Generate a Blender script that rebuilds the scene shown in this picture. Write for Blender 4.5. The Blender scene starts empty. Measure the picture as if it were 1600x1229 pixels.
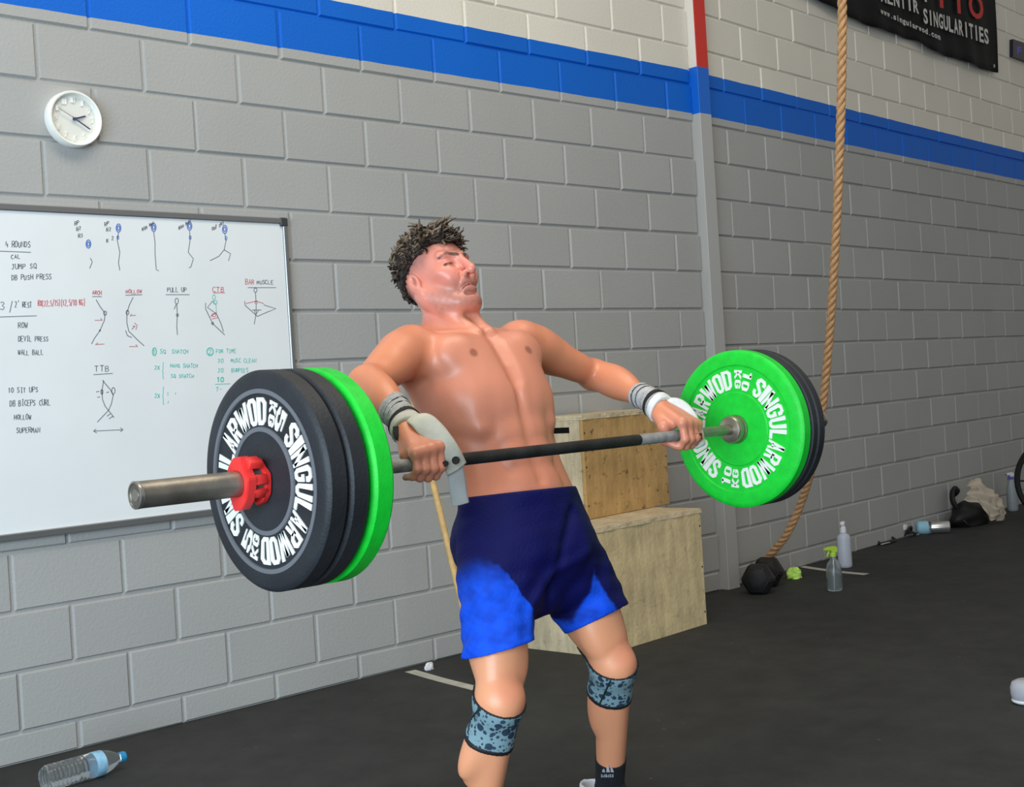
import bpy, bmesh, math, random
import numpy as np
from mathutils import Vector, Matrix, Euler
random.seed(7)
S = bpy.context.scene
COL = S.collection
PI = math.pi
R = math.radians

# ------------------------------------------------------------------ camera
FPX = 2046.54                                    # focal length in pixels of the 1600 px wide picture
CAM = np.array([-1.9891, -4.3307, 1.1474])
PAN, TILT, ROLL = -0.7626, -0.0045, 0.0618
def _rx(a): return np.array([[1,0,0],[0,math.cos(a),-math.sin(a)],[0,math.sin(a),math.cos(a)]])
def _ry(a): return np.array([[math.cos(a),0,math.sin(a)],[0,1,0],[-math.sin(a),0,math.cos(a)]])
def _rz(a): return np.array([[math.cos(a),-math.sin(a),0],[math.sin(a),math.cos(a),0],[0,0,1]])
CR = _rz(PAN) @ _rx(TILT) @ _ry(ROLL)            # columns: right, view, up
cd = bpy.data.cameras.new('camera'); cam = bpy.data.objects.new('camera', cd); COL.objects.link(cam)
cd.sensor_width = 36; cd.lens = FPX*36/1600; cd.clip_start = .05; cd.clip_end = 100
M = Matrix.Identity(4)
for i in range(3):
    M[i][0] = CR[i,0]; M[i][1] = CR[i,2]; M[i][2] = -CR[i,1]; M[i][3] = CAM[i]
cam.matrix_world = M
S.camera = cam

# ------------------------------------------------------------------ light
W = bpy.data.worlds.new('world'); S.world = W; W.use_nodes = True
bg = W.node_tree.nodes['Background']; bg.inputs[0].default_value = (1.0, .97, .92, 1); bg.inputs[1].default_value = .34
def area(name, loc, aim, sx, sy, power, color):
    ld = bpy.data.lights.new(name, 'AREA'); ld.shape = 'RECTANGLE'; ld.size = sx; ld.size_y = sy; ld.energy = power; ld.color = color
    o = bpy.data.objects.new(name, ld); COL.objects.link(o); o.location = loc
    o.rotation_euler = (Vector(aim)-Vector(loc)).to_track_quat('-Z', 'Y').to_euler()
    return o
area('door_daylight', (-4.6, -4.2, 1.5), (1.2, -.8, .9), 4.2, 3.0, 385, (.70, .87, 1.0))
area('strip_lamp', (.2, -2.6, 5.3), (.4, -1.4, 0), 4.0, 1.6, 128, (1.0, .90, .74))
S.view_settings.view_transform = 'Standard'; S.view_settings.look = 'None'
S.view_settings.exposure = 0.0; S.view_settings.gamma = 1.0; S.view_settings.use_curve_mapping = False

# ------------------------------------------------------------------ helpers
def pxray(px, py): return CR @ np.array([(px-800)/FPX, 1, -(py-614.5)/FPX])
def at_depth(px, py, d): return Vector(CAM + d*pxray(px, py))
def at_y(px, py, y):
    r = pxray(px, py); return Vector(CAM + (y-CAM[1])/r[1]*r)
def at_z(px, py, z=0.0):
    r = pxray(px, py); return Vector(CAM + (z-CAM[2])/r[2]*r)
KINK, U0 = .0765, 3.62
def at_wr(px, py, off=0.0):                      # on the right-hand stretch of wall, off = in front of it
    r = pxray(px, py); n = np.array([-math.sin(KINK), math.cos(KINK), 0]); w0 = np.array([U0, 0, 0])
    return Vector(CAM + (((w0-CAM)@n - off)/(r@n))*r)
def to_px(P):
    d = (np.asarray(P)-CAM) @ CR
    return (round(800+FPX*d[0]/d[1], 1), round(614.5-FPX*d[2]/d[1], 1), round(d[1], 3))
def lin(c):
    f = lambda v: v/12.92 if v <= .04045 else ((v+.055)/1.055)**2.4
    return tuple(f(x/255) for x in c)

def mat(name, rgb, rough=.6, metal=0, spec=.5, noise=0, nscale=20, bump=0, bscale=60, trans=0, ior=1.45, alpha=1, coat=0, sss=0):
    m = bpy.data.materials.new(name); m.use_nodes = True
    nt = m.node_tree; b = nt.nodes['Principled BSDF']
    c = lin(rgb); b.inputs['Base Color'].default_value = (*c, 1)
    b.inputs['Roughness'].default_value = rough; b.inputs['Metallic'].default_value = metal
    b.inputs['Specular IOR Level'].default_value = spec; b.inputs['IOR'].default_value = ior
    b.inputs['Transmission Weight'].default_value = trans; b.inputs['Coat Weight'].default_value = coat
    if alpha < 1: b.inputs['Alpha'].default_value = alpha
    tc = nt.nodes.new('ShaderNodeTexCoord')
    if noise:
        n = nt.nodes.new('ShaderNodeTexNoise'); n.inputs['Scale'].default_value = nscale; n.inputs['Detail'].default_value = 5
        nt.links.new(tc.outputs['Object'], n.inputs['Vector'])
        mx = nt.nodes.new('ShaderNodeMix'); mx.data_type = 'RGBA'
        mx.inputs['A'].default_value = (*[max(0, v*(1-noise)) for v in c], 1); mx.inputs['B'].default_value = (*[min(1, v*(1+noise)) for v in c], 1)
        rp = nt.nodes.new('ShaderNodeMapRange'); rp.inputs['From Min'].default_value = .3; rp.inputs['From Max'].default_value = .7
        nt.links.new(n.outputs['Fac'], rp.inputs['Value']); nt.links.new(rp.outputs['Result'], mx.inputs['Factor'])
        nt.links.new(mx.outputs['Result'], b.inputs['Base Color'])
    if bump:
        n2 = nt.nodes.new('ShaderNodeTexNoise'); n2.inputs['Scale'].default_value = bscale; n2.inputs['Detail'].default_value = 4
        nt.links.new(tc.outputs['Object'], n2.inputs['Vector'])
        bp = nt.nodes.new('ShaderNodeBump'); bp.inputs['Strength'].default_value = bump; bp.inputs['Distance'].default_value = .01
        nt.links.new(n2.outputs['Fac'], bp.inputs['Height']); nt.links.new(bp.outputs['Normal'], b.inputs['Normal'])
    return m

def obj(name, me, m=None, parent=None, smooth=False):
    if isinstance(me, bmesh.types.BMesh):
        bm = me; me = bpy.data.meshes.new(name); bm.normal_update(); bm.to_mesh(me); bm.free()
    o = bpy.data.objects.new(name, me); COL.objects.link(o)
    if m is not None and len(me.materials) == 0: me.materials.append(m)
    if smooth:
        me.polygons.foreach_set('use_smooth', [True]*len(me.polygons))
        if smooth is not True: smooth_by_angle(me, smooth)
    if parent is not None: o.parent = parent
    return o
def smooth_by_angle(me, deg):
    bm = bmesh.new(); bm.from_mesh(me); a = R(deg)
    for e in bm.edges: e.smooth = not (len(e.link_faces) == 2 and e.calc_face_angle(0) > a)
    bm.to_mesh(me); bm.free()
def tag(o, label=None, cat=None, group=None, kind=None):
    if label: o['label'] = label
    if cat: o['category'] = cat
    if group: o['group'] = group
    if kind: o['kind'] = kind
    return o
def thing(name, label, cat, loc=(0,0,0), rot=(0,0,0), group=None):
    o = bpy.data.objects.new(name, None); COL.objects.link(o); o.empty_display_size = .05
    o.location = loc; o.rotation_euler = rot
    return tag(o, label, cat, group)
def NB(): return bmesh.new()
def add_box(bm, lo, hi, bev=0, seg=1, mtx=None):
    g = bmesh.ops.create_cube(bm, size=1)['verts']
    lo, hi = Vector(lo), Vector(hi)
    for v in g: v.co = Vector(((v.co[i]+.5)*(hi[i]-lo[i])+lo[i]) for i in range(3))
    if bev:
        r = bmesh.ops.bevel(bm, geom=list({e for v in g for e in v.link_edges}), offset=bev, segments=seg, profile=.5, affect='EDGES', clamp_overlap=True)
        g = list({v for f in r['faces'] for v in f.verts} | {v for v in g if v.is_valid})
    if mtx is not None:
        for v in g: v.co = mtx @ v.co
    return g
def add_lathe(bm, prof, n=32, mtx=None, close=True):    # profile of (radius, z); axis = local Z
    rings = []
    for r, z in prof:
        rings.append([bm.verts.new((r*math.cos(2*PI*i/n), r*math.sin(2*PI*i/n), z)) for i in range(n)] if r > 1e-6 else [bm.verts.new((0,0,z))])
    for a, b in zip(rings, rings[1:]):
        for i in range(n):
            j = (i+1) % n
            if len(a) == 1 and len(b) == 1: continue
            if len(a) == 1: bm.faces.new((a[0], b[j], b[i]))
            elif len(b) == 1: bm.faces.new((a[i], a[j], b[0]))
            else: bm.faces.new((a[i], a[j], b[j], b[i]))
    vs = [v for r in rings for v in r]
    if mtx is not None:
        for v in vs: v.co = mtx @ v.co
    return vs
def add_tube(bm, pts, rad, n=10, caps=True, twist=0, flat=1.0):
    pts = [Vector(p) for p in pts]; m = len(pts)
    rr = rad if isinstance(rad, (list, tuple)) else [rad]*m
    t0 = (pts[1]-pts[0]).normalized(); up = Vector((0,0,1)) if abs(t0.z) < .9 else Vector((1,0,0))
    nx = t0.cross(up).normalized(); rings = []
    for i, p in enumerate(pts):
        t = (pts[min(i+1, m-1)]-pts[max(i-1, 0)]).normalized()
        nx = (nx - t*nx.dot(t)).normalized(); ny = t.cross(nx)
        rings.append([bm.verts.new(p + (nx*math.cos(2*PI*k/n) + ny*flat*math.sin(2*PI*k/n))*rr[i]) for k in range(n)])
    for a, b in zip(rings, rings[1:]):
        for k in range(n): bm.faces.new((a[k], a[(k+1)%n], b[(k+1)%n], b[k]))
    if caps: bm.faces.new(rings[0][::-1]); bm.faces.new(rings[-1])
    return [v for r in rings for v in r]
def frame_z(axis, loc=(0,0,0), xhint=None):             # matrix whose local Z runs along axis
    z = Vector(axis).normalized(); h = Vector(xhint) if xhint else (Vector((0,0,1)) if abs(z.z) < .9 else Vector((1,0,0)))
    x = (h - z*h.dot(z)).normalized(); y = z.cross(x)
    m = Matrix((x, y, z)).transposed().to_4x4(); m.translation = Vector(loc); return m
def catmull(P, k=8):
    P = [Vector(p) for p in P]; Q = [2*P[0]-P[1]] + P + [2*P[-1]-P[-2]]; o = []
    for i in range(1, len(Q)-2):
        for j in range(k):
            t = j/k; a, b, c, d = Q[i-1], Q[i], Q[i+1], Q[i+2]
            o.append(.5*((2*b)+(c-a)*t+(2*a-5*b+4*c-d)*t*t+(3*b-a-3*c+d)*t**3))
    return o + [P[-1]]
def ribbon(bm, pts, w, nrm, th=.001):                   # a flat stroke of width w lying on a surface with normal nrm
    pts = [Vector(p) for p in pts]; n = Vector(nrm).normalized(); prev = None
    for i, p in enumerate(pts):
        t = (pts[min(i+1, len(pts)-1)]-pts[max(i-1, 0)])
        if t.length < 1e-7: continue
        s = t.normalized().cross(n)*(w/2)
        q = [bm.verts.new(p+s), bm.verts.new(p-s), bm.verts.new(p-s+n*th), bm.verts.new(p+s+n*th)]
        if prev:
            for k in range(4): bm.faces.new((prev[k], prev[(k+1)%4], q[(k+1)%4], q[k]))
        else: bm.faces.new(q)
        prev = q
    if prev: bm.faces.new(prev[::-1])
# ------------------------------------------------------------------ room shell
H0 = .0958                                       # height of the cut bottom course
Z_BLUE0, Z_BLUE1 = 2.452+H0, 2.6815+H0
ZTOP = 5.0
def wall_material(name='painted_block'):
    m = bpy.data.materials.new(name); m.use_nodes = True; nt = m.node_tree; b = nt.nodes['Principled BSDF']
    geo = nt.nodes.new('ShaderNodeNewGeometry'); sep = nt.nodes.new('ShaderNodeSeparateXYZ'); nt.links.new(geo.outputs['Position'], sep.inputs[0])
    n = nt.nodes.new('ShaderNodeTexNoise'); n.inputs['Scale'].default_value = 6; n.inputs['Detail'].default_value = 6; nt.links.new(geo.outputs['Position'], n.inputs['Vector'])
    ad = nt.nodes.new('ShaderNodeMath'); ad.operation = 'MULTIPLY_ADD'; ad.inputs[1].default_value = .008; nt.links.new(n.outputs['Fac'], ad.inputs[0]); nt.links.new(sep.outputs['Z'], ad.inputs[2])
    cols = [lin(GREY), lin(BLUE), lin(WHITE)]
    prev = None
    for k, z in enumerate((Z_BLUE0+.004, Z_BLUE1+.004)):
        gt = nt.nodes.new('ShaderNodeMath'); gt.operation = 'GREATER_THAN'; gt.inputs[1].default_value = z; nt.links.new(ad.outputs[0], gt.inputs[0])
        mx = nt.nodes.new('ShaderNodeMix'); mx.data_type = 'RGBA'; nt.links.new(gt.outputs[0], mx.inputs['Factor'])
        mx.inputs['B'].default_value = (*cols[k+1], 1)
        if prev is None: mx.inputs['A'].default_value = (*cols[0], 1)
        else: nt.links.new(prev, mx.inputs['A'])
        prev = mx.outputs['Result']
    oi = nt.nodes.new('ShaderNodeObjectInfo')
    n2 = nt.nodes.new('ShaderNodeTexNoise'); n2.inputs['Scale'].default_value = 2.2; n2.inputs['Detail'].default_value = 8; nt.links.new(geo.outputs['Position'], n2.inputs['Vector'])
    s1 = nt.nodes.new('ShaderNodeMath'); s1.operation = 'MULTIPLY_ADD'; s1.inputs[1].default_value = .07; s1.inputs[2].default_value = .9; nt.links.new(oi.outputs['Random'], s1.inputs[0])
    s2 = nt.nodes.new('ShaderNodeMath'); s2.operation = 'MULTIPLY_ADD'; s2.inputs[1].default_value = .14; nt.links.new(n2.outputs['Fac'], s2.inputs[0]); nt.links.new(s1.outputs[0], s2.inputs[2])
    # scuffs on the paint
    n4 = nt.nodes.new('ShaderNodeTexNoise'); n4.inputs['Scale'].default_value = 14; n4.inputs['Detail'].default_value = 9; n4.inputs['Roughness'].default_value = .75; nt.links.new(geo.outputs['Position'], n4.inputs['Vector'])
    mr = nt.nodes.new('ShaderNodeMapRange'); mr.inputs['From Min'].default_value = .28; mr.inputs['From Max'].default_value = .36; mr.inputs['To Min'].default_value = .8; mr.inputs['To Max'].default_value = 1; nt.links.new(n4.outputs['Fac'], mr.inputs['Value'])
    s3 = nt.nodes.new('ShaderNodeMath'); s3.operation = 'MULTIPLY'; nt.links.new(s2.outputs[0], s3.inputs[0]); nt.links.new(mr.outputs['Result'], s3.inputs[1])
    vm = nt.nodes.new('ShaderNodeVectorMath'); vm.operation = 'SCALE'; nt.links.new(prev, vm.inputs[0]); nt.links.new(s3.outputs[0], vm.inputs['Scale'])
    nt.links.new(vm.outputs[0], b.inputs['Base Color']); b.inputs['Roughness'].default_value = .62; b.inputs['Specular IOR Level'].default_value = .3
    n3 = nt.nodes.new('ShaderNodeTexNoise'); n3.inputs['Scale'].default_value = 90; n3.inputs['Detail'].default_value = 6; nt.links.new(geo.outputs['Position'], n3.inputs['Vector'])
    bp = nt.nodes.new('ShaderNodeBump'); bp.inputs['Strength'].default_value = .35; bp.inputs['Distance'].default_value = .004; nt.links.new(n3.outputs['Fac'], bp.inputs['Height']); nt.links.new(bp.outputs[0], b.inputs['Normal'])
    return m
GREY, BLUE, WHITE = (170,170,168), (0,101,206), (224,219,207)
M_WALL = wall_material()

def block_mesh(w, h):                            # one concrete block, front at y = 0 facing -y, chamfered arrises
    c, d = .0062, .05
    bm = NB(); P = lambda x, y, z: bm.verts.new((x, y, z))
    i = [P(c,0,c), P(w-c,0,c), P(w-c,0,h-c), P(c,0,h-c)]; o = [P(0,c*1.3,0), P(w,c*1.3,0), P(w,c*1.3,h), P(0,c*1.3,h)]; k = [P(0,d,0), P(w,d,0), P(w,d,h), P(0,d,h)]
    bm.faces.new(i)
    for a in range(4):
        e = (a+1) % 4; bm.faces.new((o[a], o[e], i[e], i[a])); bm.faces.new((k[a], k[e], o[e], o[a]))
    me = bpy.data.meshes.new('brick'); bm.normal_update(); bm.to_mesh(me); bm.free(); me.materials.append(M_WALL); return me
MESHES = {}
def lay_wall(root, u0, u1, phase, origin, yaw, limit):
    ca, sa = math.cos(yaw), math.sin(yaw); J = .009; todo = []
    row = -1; z = 0.0
    while z < ZTOP:
        z1 = H0 + (row+1)*.2
        lo, hi = z + (J if row >= 0 else .001), z1
        off = phase + (.0 if row % 2 else .2)
        k = math.floor((u0-off)/.4)
        while off + k*.4 < u1:
            a = max(u0, off+k*.4); e = min(u1, off+(k+1)*.4); k += 1
            if e-a < .03: continue
            todo.append((a, e-J, lo, hi))
        z = z1; row += 1
    rnd = random.Random(3)
    items = []
    for a, e, lo, hi in todo:
        dy = rnd.uniform(-.0022, .0022); ry = rnd.uniform(-.004, .004); dz = rnd.uniform(-.0012, .0012); dx = rnd.uniform(-.002, .002)
        p = Vector((origin[0]+a*ca+dx, origin[1]+a*sa+dy, lo+dz))
        mid = (origin[0]+(a+e)/2*ca, origin[1]+(a+e)/2*sa, (lo+hi)/2); q = to_px(mid)
        vis = -60 < q[0] < 1660 and -60 < q[1] < 1290
        items.append((0 if vis else 1, q[2], p, ry, round(e-a, 3), round(hi-lo, 3)))
    items.sort(key=lambda t: (t[0], t[1]))
    rest = NB()
    for n, (nv, d, p, ry, w, h) in enumerate(items):
        me = MESHES.setdefault((w, h), None) or MESHES.__setitem__((w, h), block_mesh(w, h)) or MESHES[(w, h)]
        if n < limit and not nv:
            o = bpy.data.objects.new('brick', me); COL.objects.link(o); o.parent = root; o.location = p; o.rotation_euler = (0, ry, yaw)
        else:
            k = len(rest.verts); rest.from_mesh(me); rest.verts.ensure_lookup_table()
            mt = Matrix.Translation(p) @ Matrix.Rotation(yaw, 4, 'Z')
            for v in rest.verts[k:]: v.co = mt @ v.co
    if len(rest.verts): tag(obj('brickwork', rest, M_WALL, root), kind='stuff')
    else: rest.free()
# mortar backing, a little behind the block faces
def backing(name, p0, p1):
    bm = NB(); d = Vector((p1[0]-p0[0], p1[1]-p0[1], 0)); n = Vector((d.y, -d.x, 0)).normalized()
    a, b = Vector((*p0, 0)) - n*.0085, Vector((*p1, 0)) - n*.0085
    q = [a, b, b-n*.16, a-n*.16]; lo = [bm.verts.new(v) for v in q]; hi = [bm.verts.new(v+Vector((0,0,ZTOP))) for v in q]
    for i in range(4): bm.faces.new((lo[i], lo[(i+1)%4], hi[(i+1)%4], hi[i]))
    bm.faces.new(lo[::-1]); bm.faces.new(hi)
    return tag(obj(name, bm, M_WALL), kind='structure')
wl = backing('wall_left', (-1.6, 0), (U0+.05, 0))
wl['label'] = 'grey painted block wall with blue band, left of the narrow pilaster'
WR1 = (U0+9.2*math.cos(KINK), 9.2*math.sin(KINK))
wr = backing('wall_right', (U0+.05, .05*math.sin(KINK)), WR1)
wr['label'] = 'grey painted block wall with blue band, right of the narrow pilaster'
lay_wall(wl, -1.6, U0-.004, 0.0, (0, 0), 0, 300)
lay_wall(wr, .062, 9.2, 3.935-U0, (U0, 0), KINK, 300)

# pilaster between the two stretches of wall: white, then red above the band
def pilaster():
    m = bpy.data.materials.new('pilaster_paint'); m.use_nodes = True; nt = m.node_tree; b = nt.nodes['Principled BSDF']
    geo = nt.nodes.new('ShaderNodeNewGeometry'); sp = nt.nodes.new('ShaderNodeSeparateXYZ'); nt.links.new(geo.outputs['Position'], sp.inputs[0])
    sn = nt.nodes.new('ShaderNodeSeparateXYZ'); nt.links.new(geo.outputs['True Normal'], sn.inputs[0])
    fr = nt.nodes.new('ShaderNodeMath'); fr.operation = 'LESS_THAN'; fr.inputs[1].default_value = -.6; nt.links.new(sn.outputs['Y'], fr.inputs[0])
    up = nt.nodes.new('ShaderNodeMix'); up.data_type = 'RGBA'; up.inputs['A'].default_value = (*lin((225,220,212)), 1); up.inputs['B'].default_value = (*lin((205,48,34)), 1); nt.links.new(fr.outputs[0], up.inputs['Factor'])
    prev = None
    for z, c in ((Z_BLUE0-.006, BLUE), (Z_BLUE1+.012, None)):
        g = nt.nodes.new('ShaderNodeMath'); g.operation = 'GREATER_THAN'; g.inputs[1].default_value = z; nt.links.new(sp.outputs['Z'], g.inputs[0])
        mx = nt.nodes.new('ShaderNodeMix'); mx.data_type = 'RGBA'; nt.links.new(g.outputs[0], mx.inputs['Factor'])
        if prev is None: mx.inputs['A'].default_value = (*lin((176,176,174)), 1)
        else: nt.links.new(prev, mx.inputs['A'])
        if c: mx.inputs['B'].default_value = (*lin(c), 1)
        else: nt.links.new(up.outputs['Result'], mx.inputs['B'])
        prev = mx.outputs['Result']
    nt.links.new(prev, b.inputs['Base Color']); b.inputs['Roughness'].default_value = .5
    bm = NB(); add_box(bm, (U0-.012, -.048, 0), (U0+.088, .1, ZTOP), .003)
    o = tag(obj('trim_1', bm, m), kind='structure'); o['label'] = 'narrow grey pilaster with blue band, painted red above it'
pilaster()

# floor: dark rubber tiles
def rubber():
    m = bpy.data.materials.new('rubber_floor'); m.use_nodes = True; nt = m.node_tree; b = nt.nodes['Principled BSDF']
    geo = nt.nodes.new('ShaderNodeNewGeometry')
    def noise(sc, det=6, rough=.6):
        n = nt.nodes.new('ShaderNodeTexNoise'); n.inputs['Scale'].default_value = sc; n.inputs['Detail'].default_value = det; n.inputs['Roughness'].default_value = rough; nt.links.new(geo.outputs['Position'], n.inputs['Vector']); return n
    big, mid, fine = noise(1.1), noise(7, 8, .7), noise(160, 3)
    r1 = nt.nodes.new('ShaderNodeValToRGB'); r1.color_ramp.elements[0].position = .32; r1.color_ramp.elements[1].position = .72
    r1.color_ramp.elements[0].color = (*lin(FLOOR0), 1); r1.color_ramp.elements[1].color = (*lin(FLOOR1), 1)
    ad = nt.nodes.new('ShaderNodeMath'); ad.operation = 'MULTIPLY_ADD'; ad.inputs[1].default_value = .5; nt.links.new(mid.outputs['Fac'], ad.inputs[0])
    h = nt.nodes.new('ShaderNodeMath'); h.operation = 'MULTIPLY'; h.inputs[1].default_value = .5; nt.links.new(big.outputs['Fac'], h.inputs[0]); nt.links.new(h.outputs[0], ad.inputs[2])
    nt.links.new(ad.outputs[0], r1.inputs[0])
    # pale dust specks
    vo = nt.nodes.new('ShaderNodeTexVoronoi'); vo.inputs['Scale'].default_value = 9; nt.links.new(geo.outputs['Position'], vo.inputs['Vector'])
    lt = nt.nodes.new('ShaderNodeMath'); lt.operation = 'LESS_THAN'; lt.inputs[1].default_value = .055; nt.links.new(vo.outputs['Distance'], lt.inputs[0])
    sel = nt.nodes.new('ShaderNodeMath'); sel.operation = 'GREATER_THAN'; sel.inputs[1].default_value = .52; nt.links.new(mid.outputs['Fac'], sel.inputs[0])
    mu = nt.nodes.new('ShaderNodeMath'); mu.operation = 'MULTIPLY'; nt.links.new(lt.outputs[0], mu.inputs[0]); nt.links.new(sel.outputs[0], mu.inputs[1])
    mu2 = nt.nodes.new('ShaderNodeMath'); mu2.operation = 'MULTIPLY'; mu2.inputs[1].default_value = .35; nt.links.new(mu.outputs[0], mu2.inputs[0])
    mx = nt.nodes.new('ShaderNodeMix'); mx.data_type = 'RGBA'; mx.inputs['B'].default_value = (*lin((120,120,118)), 1)
    nt.links.new(mu2.outputs[0], mx.inputs['Factor']); nt.links.new(r1.outputs[0], mx.inputs['A'])
    nt.links.new(mx.outputs['Result'], b.inputs['Base Color']); b.inputs['Roughness'].default_value = .72; b.inputs['Specular IOR Level'].default_value = .28
    bp = nt.nodes.new('ShaderNodeBump'); bp.inputs['Strength'].default_value = .5; bp.inputs['Distance'].default_value = .003; nt.links.new(fine.outputs['Fac'], bp.inputs['Height']); nt.links.new(bp.outputs[0], b.inputs['Normal'])
    return m
FLOOR0, FLOOR1 = (36,37,37), (62,63,62)
bm = NB(); add_box(bm, (-6, -9, -.06), (14, 1.2, 0))
fl = tag(obj('floor', bm, rubber()), kind='structure'); fl['label'] = 'dark grey rubber gym floor with dusty scuffs'
# ------------------------------------------------------------------ lettering
def letter_mesh(ch, w, h, bold=.035):            # heavy condensed capital fitted into w x h, flat in XY, lower left corner at the origin
    cu = bpy.data.curves.new('letter', 'FONT'); cu.body = ch; cu.size = 1; cu.offset = bold; cu.resolution_u = 3; cu.fill_mode = 'BOTH'
    o = bpy.data.objects.new('letter', cu); COL.objects.link(o)
    dg = bpy.context.evaluated_depsgraph_get(); me = bpy.data.meshes.new_from_object(o.evaluated_get(dg))
    bpy.data.objects.remove(o); bpy.data.curves.remove(cu)
    v = np.array([x.co[:2] for x in me.vertices]); f = [list(p.vertices) for p in me.polygons]
    bpy.data.meshes.remove(me)
    v -= v.min(0); v /= np.maximum(v.max(0), 1e-6)
    return v*np.array([w, h]), f
def put_flat(bm, v, f, fn):                      # fn maps letter coordinates to 3-D
    vs = [bm.verts.new(fn(x, y)) for x, y in v]
    for p in f:
        try: bm.faces.new([vs[i] for i in p])
        except ValueError: pass
LET = {}
def letter(ch, bold=.035):
    if (ch, bold) not in LET: LET[(ch, bold)] = letter_mesh(ch, 1, 1, bold)
    return LET[(ch, bold)]
BLOCK = {'S':(.34,'.83,1.5 .83,1.8 .66,2.03 .34,2.03 .17,1.8 .17,1.45 .83,.78 .83,.4 .66,.17 .34,.17 .17,.4 .17,.72'),'N':(.30,'.15,0 .15,2.2|.15,2.0 .85,.2|.85,0 .85,2.2'),'G':(.34,'.83,1.45 .83,1.8 .66,2.03 .34,2.03 .17,1.8 .17,.4 .34,.17 .66,.17 .83,.4 .83,1.02 .5,1.02'),'U':(.34,'.17,2.2 .17,.4 .34,.17 .66,.17 .83,.4 .83,2.2'),'L':(.36,'.18,2.2 .18,.18 1,.18'),'A':(.27,'.13,0 .47,2.2|.53,2.2 .87,0|.3,.62 .7,.62'),'R':(.33,'.17,0 .17,2.03 .62,2.03 .83,1.8 .83,1.32 .62,1.1 .17,1.1|.5,1.1 .84,0'),'W':(.21,'.09,2.2 .28,.05|.28,.05 .5,2.0|.5,2.0 .72,.05|.72,.05 .91,2.2'),'O':(.34,'.17,1.1 .17,1.8 .34,2.03 .66,2.03 .83,1.8 .83,.4 .66,.17 .34,.17 .17,.4 .17,1.1'),'D':(.34,'.17,1.1 .17,2.03 .60,2.03 .83,1.78 .83,.42 .60,.17 .17,.17 .17,1.1'),'K':(.32,'.16,0 .16,2.2|.86,2.2 .3,1.1|.3,1.1 .86,0'),'0':(.34,'.17,1.1 .17,1.8 .34,2.03 .66,2.03 .83,1.8 .83,.4 .66,.17 .34,.17 .17,.4 .17,1.1'),'1':(.40,'.55,0 .55,2.2|.15,1.72 .55,2.05'),'5':(.32,'.86,2.04 .2,2.04 .2,1.22 .6,1.3 .84,1.08 .84,.42 .66,.16 .34,.16 .16,.42 .16,.66'),'I':(1.0,'.5,0 .5,2.2')}
def block_letter(ch):                            # heavy condensed capital in a unit box, from mitred strokes
    t, d = BLOCK[ch]; V, F = [], []
    for st in d.split('|'):
        P = np.array([tuple(map(float, p.split(','))) for p in st.split()]); n = len(P); loop = n > 3 and np.allclose(P[0], P[-1]); k = len(V)
        for i in range(n):
            a = P[i-1] if i else (P[-2] if loop else None); b = P[i+1] if i < n-1 else (P[1] if loop else None)
            d0 = None if a is None else (P[i]-a)/np.linalg.norm(P[i]-a); d1 = None if b is None else (b-P[i])/np.linalg.norm(b-P[i])
            d0 = d1 if d0 is None else d0; d1 = d0 if d1 is None else d1
            n0, n1 = np.array([-d0[1], d0[0]]), np.array([-d1[1], d1[0]]); m = n0+n1; m = m/np.linalg.norm(m); m = m*min(1.6, 1/max(.3, m@n0))*t/2
            V += [P[i]+m, P[i]-m]
        for i in range(n-1): F.append([k+2*i, k+2*i+1, k+2*i+3, k+2*i+2])
    V = np.array(V)*[1, 1/2.2]; return np.clip(V, 0, 1), F
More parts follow.
